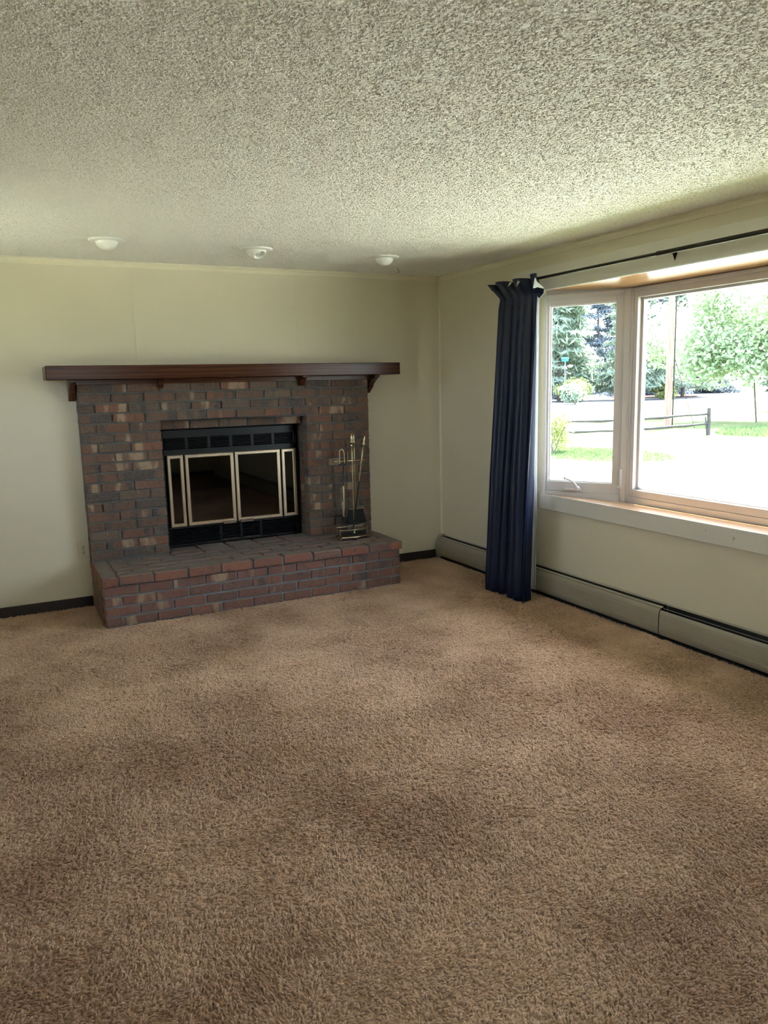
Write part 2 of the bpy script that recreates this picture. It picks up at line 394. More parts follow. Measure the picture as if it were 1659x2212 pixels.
def casement_unit(org, ang, L, flip):
    e = framed(org, ang, L, ZB, ZT, 'casement_window')
    fr, sa = casement(L, flip)
    fr.box(0, L, .012, .09, ZT-.002, ZT+.034, .002); fr.box(0, L, .012, .09, ZB-.03, ZB+.002, .002)
    fr.build('frame', M['vinyl'], e); sa.build('sash', M['vinyl'], e)
    X = (lambda x: L-x) if flip else (lambda x: x)
    MB().box(X(.040), X(L-.105), .038, .044, ZB+.127, ZT-.081).build('pane', M['glass'], e)
    # folding crank handle
    b = MB(); b.box(X(.155), X(.285), -.012, .012, .765, .785, .004); b.lathe([(.0, -.028), (.014, -.028), (.017, -.012), (.017, 0)], (X(.262), -.002, .785), 12, (0, 1, 0))
    b.tube([(X(.262), -.024, .79), (X(.255), -.034, .815), (X(.235), -.036, .835), (X(.205), -.034, .848), (X(.182), -.032, .853)], [.007, .007, .006, .0055, .005], 8)
    b.lathe([(0, -.010), (.008, -.008), (.0095, 0), (.008, .008), (0, .010)], (X(.178), -.034, .858), 10)
    b.build('crank_handle', M['vinyl'], e)
    b = MB(); b.box(X(L-.046), X(L-.024), -.006, .003, .80, .945, .003); b.box(X(L-.042), X(L-.028), -.016, -.004, .815, .935, .004); b.box(X(L-.060), X(L-.030), -.012, .0, .800, .822, .003)
    b.build('lock_lever', M['vinyl'], e)
Lc = (A1-A0).length
a = math.atan2(A1.y-A0.y, A1.x-A0.x)
casement_unit(A0, a, Lc, False)
a2 = math.atan2(B0.y-B1.y, B0.x-B1.x)
casement_unit(B1, a2, Lc, True)
# mullion covers at the bay corners
for c in (A1, B1):
    s = -1 if c is A1 else 1
    wchild(MB().prism([(c.x-.004, c.y-.006), (c.x+.1, c.y+(-.008 if s < 0 else -.05)), (c.x+.1, c.y+(.05 if s < 0 else .008)), (c.x-.004, c.y+.006)], 2, ZB, ZT), 'mullion', M['vinyl'])
# exterior boxes of the bay
def bay_box(z0, z1, ex):
    b = MB(); P = [(T+.001, A0.y+.05), (D+.10+ex, A1.y+.09), (D+.10+ex, B1.y-.09), (T+.001, B0.y-.05)]
    return b.prism(P, 2, z0, z1)
struct(bay_box(2.15, 2.35, .05).build('roof_bay', M['roof']))
struct(bay_box(.40, .66, .0).build('trim_6', M['siding']))

# rear and left windows, unseen, added to balance the room light
def added_window(n, x0, x1, y0, y1, z0, z1, mull, label):
    w = struct(empty('window_%d' % n, (x0, y0, z0)), label)
    b = MB()
    if abs(x1-x0) > abs(y1-y0):
        L_ = x1-x0; dims = lambda s0, s1, za, zb, t0, t1: b.box(s0, s1, t0, t1, za, zb, .002)
        Tt = y1-y0
        g = MB().box(.05, L_-.05, Tt/2-.003, Tt/2+.003, .05, z1-z0-.05)
    else:
        L_ = y1-y0; dims = lambda s0, s1, za, zb, t0, t1: b.box(t0, t1, s0, s1, za, zb, .002)
        Tt = x1-x0
        g = MB().box(Tt/2-.003, Tt/2+.003, .05, L_-.05, .05, z1-z0-.05)
    hh = z1-z0
    for q in ((0, .05, 0, hh), (L_-.05, L_, 0, hh), (.05, L_-.05, 0, .05), (.05, L_-.05, hh-.05, hh)): dims(*q, 0, Tt)
    for k in range(1, mull): dims(L_*k/mull-.025, L_*k/mull+.025, .05, hh-.05, Tt*.2, Tt*.8)
    b.build('frame', M['vinyl'], w); g.build('pane', M['glass'], w)
added_window(2, X0-T, X0, LD[0], LD[1], LD[2], LD[3], 2, 'small added window in the left wall for fill light')
added_window(3, RW[0], RW[1], Y0-T, Y0, RW[2], RW[3], 2, 'added window behind the viewer for fill light')

# ---------------------------------------------------------------- CARPET PILE (geometry nodes instances)
m = M['pile'] = mat('carpet_pile', (.40, .25, .14), .95, 0, .15)
bsdf(m).inputs['Sheen Weight'].default_value = .22; bsdf(m).inputs['Sheen Roughness'].default_value = .5; bsdf(m).inputs['Sheen Tint'].default_value = (.9, .9, 1, 1)
v = coords(m)
oi = nd(m, 'ShaderNodeObjectInfo')
tc = nd(m, 'ShaderNodeNewGeometry')
big = noise(m, tc.outputs['Position'], 1.3, 3, .55)
c1 = mixc(m, ramp(m, big, [(.38, (0, 0, 0)), (.62, (1, 1, 1))]), (.26, .142, .074), (.47, .310, .200))
c2 = mixc(m, ramp(m, oi.outputs['Random'], [(0, (0, 0, 0)), (1, (1, 1, 1))]), c1, (.55, .40, .28))
c3 = mixc(m, .35, c1, c2)
lk(m, c3, bsdf(m).inputs['Base Color'])
def tuft_mesh(seed):
    R = random.Random(seed); b = MB()
    hgt = .0135; bend = .011; pts = []; rad = []
    for i in range(4):
        t = i/3; pts.append((bend*t*t+R.uniform(-.0007, .0007), R.uniform(-.001, .001)*t, hgt*t*(1-.18*t)-.002)); rad.append([.0038, .0048, .0046, .0026][i])
    b.tube(pts, rad, 5, False)
    o = len(b.v)-5
    b.f.append(tuple(range(o, o+5))); b.sm.append(True)
    return b
tufts = bpy.data.collections.new('tuft_shapes')
tuft_objs = []
for k in range(3):
    o = bpy.data.objects.new('tuft', tuft_mesh(k).mesh('tuft', M['pile'])); tufts.objects.link(o); tuft_objs.append(o)
hx0, hx1, hy = -2.95, -.765, -.64
def quadgrid():
    b = MB()
    def q(x0, x1, y0, y1): b.add([(x0, y0, 0), (x1, y0, 0), (x1, y1, 0), (x0, y1, 0)], [(0, 1, 2, 3)])
    q(-4.36, hx0-.006, -.70, -.018); q(hx1+.006, -.058, -.70, -.018); q(-4.36, -.058, -5.7, hy-.008)
    return b
pile = quadgrid().build('carpet_pile', M['pile'], floor); pile['kind'] = 'stuff'
def scatter(target, coll, density, lean, swirl, hscale, hamp, hoff, smin, smax, flip=False, seed=0):
    ng = bpy.data.node_groups.new('scatter', 'GeometryNodeTree')
    ng.interface.new_socket('Geometry', in_out='INPUT', socket_type='NodeSocketGeometry')
    ng.interface.new_socket('Geometry', in_out='OUTPUT', socket_type='NodeSocketGeometry')
    N = ng.nodes.new; LK = ng.links.new
    gi = N('NodeGroupInput'); go = N('NodeGroupOutput')
    dp = N('GeometryNodeDistributePointsOnFaces'); dp.inputs['Density'].default_value = density; dp.inputs['Seed'].default_value = seed
    ci = N('GeometryNodeCollectionInfo'); ci.inputs['Collection'].default_value = coll; ci.inputs['Separate Children'].default_value = True; ci.inputs['Reset Children'].default_value = True
    ip = N('GeometryNodeInstanceOnPoints'); ip.inputs['Pick Instance'].default_value = True
    pos = N('GeometryNodeInputPosition')
    def nz(sc_, d):
        n = N('ShaderNodeTexNoise'); n.inputs['Scale'].default_value = sc_; n.inputs['Detail'].default_value = d
        LK(pos.outputs[0], n.inputs['Vector']); return n.outputs['Fac']
    def rv(a, b_, sd_):
        n = N('FunctionNodeRandomValue'); n.data_type = 'FLOAT'; n.inputs[2].default_value = a; n.inputs[3].default_value = b_; n.inputs['Seed'].default_value = sd_; return n.outputs[1]
    def mth(op, a, b_):
        n = N('ShaderNodeMath'); n.operation = op
        for i, x in enumerate((a, b_)):
            if isinstance(x, (int, float)): n.inputs[i].default_value = x
            else: LK(x, n.inputs[i])
        return n.outputs[0]
    a1 = mth('MULTIPLY', nz(2.2, 3), swirl[0]); a2_ = mth('MULTIPLY', nz(28, 1), swirl[1])
    ang = mth('ADD', mth('ADD', a1, a2_), rv(-swirl[2], swirl[2], 1))
    cx = N('ShaderNodeCombineXYZ'); LK(rv(lean[0], lean[1], 3), cx.inputs[1]); LK(ang, cx.inputs[2])
    LK(cx.outputs[0], ip.inputs['Rotation'])
    base = rv(smin, smax, 5)
    hh = mth('MULTIPLY', base, mth('MAXIMUM', mth('ADD', mth('MULTIPLY', nz(hscale, 2), hamp), hoff), .15))
    cs = N('ShaderNodeCombineXYZ'); LK(base, cs.inputs[0]); LK(mth('MULTIPLY', base, rv(.7, 1.1, 9)), cs.inputs[1]); LK(hh, cs.inputs[2])
    LK(cs.outputs[0], ip.inputs['Scale'])
    LK(gi.outputs[0], dp.inputs['Mesh']); LK(dp.outputs['Points'], ip.inputs['Points']); LK(ci.outputs[0], ip.inputs['Instance'])
    jn = N('GeometryNodeJoinGeometry'); LK(ip.outputs[0], jn.inputs[0]); LK(gi.outputs[0], jn.inputs[0]); LK(jn.outputs[0], go.inputs[0])
    target.modifiers.new('scatter', 'NODES').node_group = ng
scatter(pile, tufts, 26000, (.05, .85), (10.0, 3.5, .9), 42, 2.6, -.35, .58, .92)
# sprayed stipple on the ceiling: low worm shaped blobs, each a real bump
stip = bpy.data.collections.new('stipple_shapes')
for k in range(4):
    R = random.Random(70+k); b = MB(); n = 6; vs = []
    lx, ly, hz = R.uniform(.0048, .0085), R.uniform(.0030, .0042), R.uniform(.0019, .0030)
    for ring, (fr, fz) in enumerate(((1, -.0002), (.62, .62))):
        for q in range(n):
            w = 2*PI*q/n; vs.append((lx*fr*math.cos(w)*R.uniform(.8, 1.2), ly*fr*math.sin(w)*R.uniform(.8, 1.2)+.3*lx*math.cos(w)**2, (hz*fz if ring else -.0002)))
    vs.append((0, .001, hz))
    b.add(vs, [(q, (q+1) % n, (q+1) % n+n, q+n) for q in range(n)] + [(q+n, (q+1) % n+n, 2*n) for q in range(n)], True)
    o = bpy.data.objects.new('stipple_blob', b.mesh('stipple_blob', M['ceiling'])); stip.objects.link(o)
b = MB(); b.add([(X0+.02, -5.7, 0), (-.024, -5.7, 0), (-.024, -.024, 0), (X0+.02, -.024, 0)], [(0, 1, 2, 3)])
st_ = b.build('stipple', M['ceiling'], ceiling); st_['kind'] = 'stuff'; st_.location = (0, 0, H-.0003)
st_.rotation_euler = (PI, 0, 0); st_.data.transform(Matrix.Rotation(PI, 4, 'X'))
scatter(st_, stip, 8500, (0, 0), (12.0, 6.0, 3.1), 30, 1.0, .55, .6, 1.25)


# ================================================================ FIREPLACE
FX0, FX1 = -2.957, -.740
PW, PH, J = .2217, .0692, .011
BW, BH, BD = PW-J, PH-J, .094
FY = -.10; HT = .342
fp = tag(empty('fireplace', (-1.85, 0, 0)), 'red and brown brick fireplace breast with raised brick hearth against the cream wall', 'fireplace')
def fchild(mb, name, m):
    o = mb.build(name, m, fp); o.location = (1.85, 0, 0); return o
mb = MB(); my = FY+.009
mb.box(FX0+.006, OP[0]-.008, my, -.001, HT-.02, 1.606); mb.box(OP[1]+.008, FX1-.006, my, -.001, HT-.02, 1.606)
mb.box(OP[0]-.008, OP[1]+.008, my, -.001, OP[3]+.006, 1.606)
mb.box(OP[0]+.004, OP[1]-.004, .006, .08, 1.245, 1.309)
for x0, x1 in ((OP[0]-.095, OP[0]-.008), (OP[1]+.008, OP[1]+.095)): mb.box(x0, x1, -.001, .13, HT-.02, OP[3]+.005)
mb.box(OP[0]-.095, OP[1]+.095, -.001, .13, OP[3]+.006, OP[3]+.09)
fchild(mb, 'mortar', M['mortar'])
mb = MB(); mb.box(hx0+.006, hx1-.006, hy+.008, -.001, -.02, .280); mb.box(hx0-.002, hx1+.002, hy-.010, -.001, .279, HT-.009)
fchild(mb, 'mortar', M['mortar_h'])

# brick meshes: chamfered block with worn corners
def brick_mesh(w, d, h, seed, m, ch=.004):
    R = random.Random(seed); b = MB().box(-w/2, w/2, -d/2, d/2, -h/2, h/2, ch)
    b.v = [(x+R.uniform(-.0024, .0024), y+R.uniform(-.0016, .0016), z+R.uniform(-.0024, .0024)) for x, y, z in b.v]
    return b.mesh('brick', m)
cache = {}
rb = random.Random(11)
def brick(cx, cy, cz, w, d, h, m, rz=0, tilt=.006):
    k = rb.randrange(7); key = (round(w, 3), round(d, 3), round(h, 3), k, m.name)
    if key not in cache: cache[key] = brick_mesh(w, d, h, hash(key[:4]) % 9999, m, .005 if m is M['brick_cap'] else .0035)
    o = bpy.data.objects.new('brick', cache[key]); COL.objects.link(o); o.parent = fp
    o.location = (cx+1.85+rb.uniform(-.0012, .0012), cy+rb.uniform(-.0015, .0015), cz+rb.uniform(-.001, .001))
    o.rotation_euler = (rb.uniform(-tilt, tilt), rb.uniform(-tilt, tilt)*.5, rz+rb.uniform(-tilt, tilt)*.6)
    return o
# breast: 18 courses, running bond
for i in range(18):
    z = HT + PH*i + PH/2; top = i == 17
    start = FX0 + (PW/2 if i % 2 == 1 else 0)      # odd course from below begins with a half brick
    cells = []
    if i % 2 == 1: cells.append((FX0, FX0+PW/2))
    x = start
    while x < FX1-.01:
        cells.append((x, min(x+PW, FX1))); x += PW
    for (x0, x1) in cells:
        parts = [(x0, x1)]
        if i < 14:
            parts = []
            if x0 < OP[0]-.01: parts.append((x0, min(x1, OP[0])))
            if x1 > OP[1]+.01: parts.append((max(x0, OP[1]), x1))
        for (p, q) in parts:
            if q-p < .03: continue
            brick((p+q)/2, FY+BD/2, z, q-p-J if q-p > J*2 else q-p, BD, BH, M['brick'])
# recessed course above the insert
x = OP[0]
for k in range(5): brick(x+PW/2, -.003+.045, 1.2765, BW, .09, BH, M['brick']); x += PW
# jamb returns behind the face brick
for i in range(13):
    z = HT+PH*i+PH/2
    for sx, xj in ((-1, OP[0]), (1, OP[1])):
        brick(xj+sx*.049, .052, z, .088, .098, BH, M['brick'])
# hearth front: four courses
for i in range(4):
    z = PH*i+PH/2; full = i % 2 == 1
    x = hx0
    if not full: brick(x+PW/4, hy+BD/2, z, PW/2-J, BD, BH, M['brick_hearth']); x += PW/2
    while x < hx1-.02:
        x1 = min(x+PW, hx1); w = x1-x
        if w > .04: brick((x+x1)/2, hy+BD/2, z, w-J, BD, BH, M['brick_hearth'])
        x = x1
    for sx, xe in ((1, hx0), (-1, hx1)):          # hearth sides
        y = hy+BD+J
        if full: y -= 0
        n = 0
        while y < -.02:
            y1 = min(y+(PW if not (n == 0 and not full) else PW/2), -.004); n += 1
            if y1-y > .04: brick(xe+sx*BD/2, (y+y1)/2, z, y1-y-J, BD, BH, M['brick_hearth'], PI/2)
            y = y1
# hearth cap: front edge row, end columns and rows of flat bricks
cz = .279+.0315; CH = .062
cy0 = hy-.026; cxa, cxb = hx0-.010, hx1+.010
ew = .104
for xe in (cxa, cxb-ew):
    y = cy0
    while y < -.03:
        y1 = min(y+.2217, -.002)
        if y1-y > .05: brick(xe+ew/2, (y+y1)/2, cz+.001, y1-y-J, ew-J*.6, CH, M['brick_cap'], PI/2, .01)
        y = y1
ix0, ix1 = cxa+ew, cxb-ew; rows = 5; rd = (-.10-cy0)/rows
for rr in range(rows):
    y = cy0+rd*rr; x = ix0; n = 0
    while x < ix1-.03:
        w = .2263 if not (n == 0 and rr % 2 == 1) else .113
        x1 = min(x+w, ix1)
        if ix1-x1 < .03: x1 = ix1
        brick((x+x1)/2, y+rd/2, cz+rb.uniform(-.001, .002), x1-x-J-.004, rd-J, CH, M['brick_cap'], 0, .016); x = x1; n += 1
# course of flat bricks inside the opening, in front of the insert
x = OP[0]+.002
for k in range(5): brick(x+PW/2, -.0105, cz, BW, .165, CH, M['brick_cap'], 0, .004); x += PW

# steel lintel under the face bricks
fchild(MB().box(OP[0]-.05, OP[1]+.05, FY+.012, -.03, OP[3]-.004, OP[3]+.004), 'lintel', M['black'])

# mantel
mt = tag(empty('mantel_shelf', (-1.857, -.15, 1.61)), 'long dark stained wood mantel shelf with four brackets above the fireplace', 'mantel')
def mch(mb, name, m=M['mantel']):
    o = mb.build(name, m, mt); o.location = (1.857, .15, -1.61); return o
mch(MB().box(-3.150, -.552, -.300, -.002, 1.612, 1.704, .005), 'beam')
mch(MB().box(FX0+.002, FX1-.002, FY-.019, FY-.0045, 1.578, 1.6115, .002), 'cleat')
def bracket(x0, x1, ywall, ytop, zb):
    zt = 1.6118; dy = ywall-ytop; hz = zt-zb
    prof = [(ywall, zt), (ytop, zt), (ytop, zt-.10*hz)]
    for k in range(1, 7):     # concave then convex ogee down to the foot
        t = k/6; prof.append((ytop+dy*(.52*t**.8), zt-hz*(.10+.42*t)))
    for k in range(1, 6):
        t = k/5; prof.append((ytop+dy*(.52+.30*math.sin(t*PI/2)*t), zt-hz*(.52+.40*t)))
    prof += [(ytop+dy*.90, zb), (ywall, zb)]
    return MB().prism(prof, 0, x0, x1)
mch(bracket(FX0-.046, FX0-.006, -.002, -.215, 1.470), 'bracket')
mch(bracket(FX1+.006, FX1+.046, -.002, -.215, 1.468), 'bracket')
mch(bracket(-2.415, -2.375, FY-.001, -.205, 1.545), 'bracket')
mch(bracket(-1.345, -1.305, FY-.001, -.205, 1.540), 'bracket')

# ---------------------------------------------------------------- fireplace insert
IX0, IX1, IY = -2.390, -1.306, .088
ins = tag(empty('fireplace_insert', (-1.848, IY, HT)), 'black metal fireplace insert with louvres and brass framed glass doors', 'fireplace insert')
def ich(mb, name, m, par=None):
    o = mb.build(name, m, par or ins)
    if par is None: o.location = (1.848, -IY, -HT)
    return o
b = MB()
b.box(IX0, IX1, IY, IY+.02, 1.173, 1.232, .002); b.box(IX0, IX1, IY, IY+.02, 1.040, 1.088, .002)
b.box(IX0, IX1, IY, IY+.02, .478, .500, .002); b.box(IX0, IX1, IY, IY+.02, HT+.003, .362, .002)
b.box(IX0, IX0+.028, IY, IY+.02, HT+.003, 1.232, .002); b.box(IX1-.028, IX1, IY, IY+.02, HT+.003, 1.232, .002)
for k in range(1, 6): x = IX0+.028+(IX1-IX0-.056)*k/6; b.box(x-.011, x+.011, IY+.001, IY+.02, 1.088, 1.173, .001)
for x in (-1.965, -1.80, -1.640): b.box(x-.009, x+.009, IY+.001, IY+.02, .362, .478, .001)
ich(b, 'surround', M['black'])
# side strips closing to the brick
b = MB(); b.box(OP[0]+.001, IX0, IY+.03, IY+.04, HT+.002, 1.243); b.box(IX1, OP[1]-.001, IY+.03, IY+.04, HT+.002, 1.243); b.box(IX0, IX1, IY+.03, IY+.04, 1.232, 1.2440)
ich(b, 'filler_strip', M['blacks'])
b = MB()          # firebox: five walls
fx0, fx1, fy1, fz0, fz1 = IX0+.03, IX1-.03, IY+.55, HT+.01, 1.225
b.box(fx0-.01, fx1+.01, fy1, fy1+.01, fz0, fz1); b.box(fx0-.01, fx0, IY+.02, fy1, fz0, fz1); b.box(fx1, fx1+.01, IY+.02, fy1, fz0, fz1)
b.box(fx0-.01, fx1+.01, IY+.02, fy1, fz0-.008, fz0); b.box(fx0-.01, fx1+.01, IY+.02, fy1, fz1, fz1+.01)
ich(b, 'firebox', M['blacks'])
slat = MB(); sw = (IX1-IX0-.056)/6-.022
slat.prism([(0, .004), (.004, .0045), (.014, -.002), (.014, -.0045), (.010, -.003), (0, .0015)], 0, -sw/2, sw/2)
sme = slat.mesh('slat', M['black'])
for k in range(6):
    x = IX0+.028+(IX1-IX0-.056)*(k+.5)/6
    for q in range(7):
        o = bpy.data.objects.new('slat', sme); COL.objects.link(o); o.parent = ins; o.location = (x+1.848, .002, 1.095+.0118*q-HT)
for (xa, xb) in ((IX0+.028, -1.974), (-1.956, -1.809), (-1.791, -1.649), (-1.631, IX1-.028)):
    s2 = MB().prism([(0, .004), (.004, .0045), (.014, -.002), (.014, -.0045), (.010, -.003), (0, .0015)], 0, xa, xb).mesh('slat', M['black'])
    for q in range(9):
        o = bpy.data.objects.new('slat', s2); COL.objects.link(o); o.parent = ins; o.location = (1.848, .002, .369+.0118*q-HT)
for (xa, xb) in ((-1.95, -1.82), (-1.785, -1.655)):
    ich(MB().box(xa, xb, IY-.004, IY+.002, .3615, .3655), 'control_bar', M['handle'])
# doors
def door(x0, x1, z0, z1, handle):
    w = .0265; d = empty('glass_door'); d.parent = ins; d.location = (x0+1.848, -.024, z0-HT)
    W_, Z_ = x1-x0, z1-z0; b = MB(); dep = .016; bv = .005
    o_ = [(0, 0), (W_, 0), (W_, Z_), (0, Z_)]; i_ = [(w, w), (W_-w, w), (W_-w, Z_-w), (w, Z_-w)]
    ob = [(bv, bv), (W_-bv, bv), (W_-bv, Z_-bv), (bv, Z_-bv)]; ib = [(w-bv, w-bv), (W_-w+bv, w-bv), (W_-w+bv, Z_-w+bv), (w-bv, Z_-w+bv)]
    for k in range(4):
        n = (k+1) % 4
        vs = [(o_[k][0], dep, o_[k][1]), (o_[k][0], .003, o_[k][1]), (ob[k][0], 0, ob[k][1]), (ib[k][0], 0, ib[k][1]), (i_[k][0], .004, i_[k][1]), (i_[k][0], dep, i_[k][1]),
              (o_[n][0], dep, o_[n][1]), (o_[n][0], .003, o_[n][1]), (ob[n][0], 0, ob[n][1]), (ib[n][0], 0, ib[n][1]), (i_[n][0], .004, i_[n][1]), (i_[n][0], dep, i_[n][1])]
        rail = MB()
        # shrink slightly at the mitres so the joint shows
        sx_, sz_ = (1, 0) if k in (0, 2) else (0, 1)
        c = .0006
        sgn = 1 if k in (0, 1) else -1
        vs = [(x+(c*sgn*sx_ if j < 6 else -c*sgn*sx_), y, z+(c*sgn*sz_ if j < 6 else -c*sgn*sz_)) for j, (x, y, z) in enumerate(vs)]
        rail.add(vs, [(i, (i+1) % 6, (i+1) % 6+6, i+6) for i in range(6)] + [(5, 4, 3, 2, 1, 0), (6, 7, 8, 9, 10, 11)])
        rail.build('rail', M['brass'], d)
    MB().box(w-.003, W_-w+.003, .008, .012, w-.003, Z_-w+.003).build('pane', M['fireglass'], d)
    if handle:
        xa, xb = (W_-.115, W_-.012) if handle == 'r' else (.012, .115)
        MB().box(xa, xb, -.026, -.001, -.007, .012, .003).build('handle', M['handle'], d)
dz0, dz1 = .498, 1.045
door(-2.350, -2.229, dz0, dz1, None); door(-2.216, -1.839, dz0, dz1, 'r')
door(-1.829, -1.460, dz0, dz1, 'l'); door(-1.447, -1.328, dz0, dz1, None)
# log grate inside the firebox (seen dimly)
b = MB()
for k in range(6): b.tube([(-2.15+.12*k, IY+.12, fz0+.10), (-2.15+.12*k, IY+.13, fz0+.055), (-2.15+.12*k, IY+.42, fz0+.055)], .008, 6)
for y in (.17, .36): b.tube([(-2.2, IY+y, fz0+.045), (-1.5, IY+y, fz0+.045)], .008, 6); 
for x in (-2.15, -1.55):
    for y in (.17, .36): b.tube([(x, IY+y, fz0+.045), (x, IY+y, fz0)], .008, 6)
o = b.build('fire_grate', M['iron']); tag(o, 'dark iron fire grate behind the glass doors of the insert', 'grate')

# ================================================================ FIRE TOOLS
TS = Vector((-1.030, -.315, HT+.0035))
st = tag(empty('fire_tool_stand', TS), 'antique brass fireplace tool stand with curved gallery base on the right of the hearth', 'tool stand')
def tch(mb, name, m): return mb.build(name, m, st)
# base in local coordinates
def arc(x0, x1, yb, bow, z, n=9): return [(1.15*(x0+(x1-x0)*i/n), yb-bow*math.sin(PI*i/n), z) for i in range(n+1)]
b = MB()
top = arc(-.108, .072, -.075, .022, .030); bot = arc(-.108, .072, -.085, .022, .022)
b.tube(arc(-.105, .078, -.088, .022, .018), .009, 10); tch(b, 'front_bar', M['tool_brass'])
b = MB(); b.tube(arc(-.112, .085, -.082, .02, .076), .0035, 8)
b.tube([(.098, -.082, .076), (.129, .055, .076)], .0035, 8); b.tube([(-.129, -.082, .076), (-.098, .055, .076)], .0035, 8); b.tube([(-.098, .055, .076), (.129, .055, .076)], .003, 8)
tch(b, 'gallery_rail', M['tool_brass'])
for (x, y) in ((-.129, -.082), (.098, -.082), (.129, .055), (-.098, .055)):
    b = MB(); b.tube([(x, y, .012), (x, y, .080)], .0035, 8); b.lathe([(0, .006), (.005, .004), (.005, 0), (0, -.002)], (x, y, .080), 10)
    b.box(x-.011, x+.011, y-.011, y+.011, 0, .016, .003); tch(b, 'foot', M['tool_brass'])
b = MB(); b.prism([(-.120, -.088), (-.06, -.103), (.03, -.103), (.090, -.088), (.124, .052), (-.095, .052)], 2, .022, .030)
tch(b, 'base_plate', M['iron'])
b = MB(); PX = .026; b.tube([(PX, 0, .028), (PX, 0, .640)], .0062, 10)
b.lathe([(.014, 0), (.014, .006), (.007, .012), (.0062, .02)], (PX, 0, .030), 14)
b.lathe([(.0062, 0), (.009, .006), (.007, .02), (.0085, .10), (.0085, .14), (.012, .147), (.009, .155), (.0085, .158), (.012, .162), (.019, .174), (.016, .184), (.010, .189), (.0115, .196), (.010, .22), (.005, .240), (0, .243)], (PX, 0, .575), 16)
tch(b, 'post', M['tool_brass'])
b = MB(); ZA = .608
b.tube([(-.125, .0, ZA), (-.06, -.02, ZA), (0, -.026, ZA), (.06, -.02, ZA), (.115, .0, ZA)], .0058, 8)
for k in (-.090, -.030, .050, .102):
    b.tube([(k, -.022, ZA), (k-.010, -.045, ZA+.001), (k, -.055, ZA+.003), (k+.010, -.045, ZA+.006)], .004, 8)
tch(b, 'hook_arm', M['tool_brass'])
def finial(b, c, axis=(0, 0, 1)):
    return b.lathe([(.004, -.17), (.008, -.16), (.0065, -.14), (.0085, -.05), (.007, -.02), (.0165, -.006), (.017, .004), (.008, .012), (.0095, .02), (.008, .045), (.004, .062), (0, .064)], c, 14, axis)
# poker
pk = tag(empty('poker', TS+Vector((.104, -.05, .61))), 'brass topped black poker with a hooked end, rightmost tool on the brass stand', 'poker')
pt = Vector((.002, .0, .125)); pb = Vector((-.093, .045, -.585)); ax = (pt-pb).normalized()
b = MB(); finial(b, pt, ax); b.tube([pt-ax*.16, pb+ax*.42], .0045, 8); b.build('brass_shaft', M['tool_brass'], pk)
b = MB(); b.tube([pb+ax*.425, pb+ax*.25, pb+ax*.1, pb], [.0052, .0065, .007, .004], 8); q = pb+ax*.09; b.tube([q, q+Vector((.018, 0, -.012)), q+Vector((.036, 0, -.008)), q+Vector((.045, 0, .004))], [.006, .005, .004, .002], 8)
b.build('iron_point', M['iron'], pk)
# brush
br = tag(empty('hearth_brush', TS+Vector((.050, .014, .61))), 'black bristled hearth brush with brass collar hanging at the middle of the stand', 'brush')
b = MB(); finial(b, (0, .0, .137)); b.tube([(0, 0, -.02), (.005, 0, -.38)], .0052, 8); b.build('handle', M['tool_brass'], br)
MB().box(-.058, .066, -.014, .014, -.394, -.381, .004).build('collar', M['tool_brass'], br)
b = MB(); z0, z1 = -.505, -.392
b.add([(-.054, -.011, z1), (.062, -.011, z1), (.062, .011, z1), (-.054, .011, z1), (-.078, -.020, z0), (.084, -.020, z0), (.084, .020, z0), (-.078, .020, z0)],
      [(0, 1, 2, 3), (7, 6, 5, 4), (0, 4, 5, 1), (1, 5, 6, 2), (2, 6, 7, 3), (3, 7, 4, 0)])
rr_ = random.Random(4)
for k in range(70):
    x = rr_.uniform(-.074, .080); y = rr_.choice((-.0195, .0195))*rr_.uniform(.8, 1); t = (x+.078)/.162
    b.tube([(-.054+.116*t, y*.55, z1), (x, y, z0-rr_.uniform(0, .006))], .0012, 3, False)
b.build('bristles', M['bristle'], br)
# tongs
tg = tag(empty('log_tongs', TS+Vector((-.085, -.05, .61))), 'brass looped log tongs hanging at the left of the stand', 'tongs')
b = MB()
b.tube([(-.016, 0, -.03), (-.017, 0, .06), (-.012, 0, .085), (-.004, 0, .093)], .0036, 8)
b.tube([(.024, 0, -.02), (.024, 0, .055), (.018, 0, .08), (.006, 0, .095), (-.004, 0, .093)], .0044, 8)
b.tube([(.052, .0, -.01), (.054, .0, .04), (.052, .0, .075)], .0022, 6)
b.build('loop_handle', M['tool_brass'], tg)
b = MB(); b.box(-.022, .034, -.007, .007, -.030, -.014, .002); b.tube([(.016, 0, -.02), (.008, 0, -.12), (.006, 0, -.19)], .0048, 8); b.build('hinge', M['iron'], tg)
b = MB()
b.prism([(-.006, -.43), (.004, -.43), (.012, -.36), (.014, -.19), (-.001, -.19), (.001, -.33)], 1, -.004, .004)
b.prism([(-.016, -.32), (-.010, -.308), (-.002, -.31), (.002, -.325), (.004, -.43), (-.006, -.43)], 1, -.009, -.0045)
b.tube([(-.012, -.0, -.20), (-.014, 0, -.31)], .002, 6)
b.build('jaw', M['tool_brass'], tg)
b = MB(); b.lathe([(0, -.035), (.006, -.03), (.006, 0), (.004, .006)], (-.001, 0, -.43), 8); b.build('tip', M['iron'], tg)

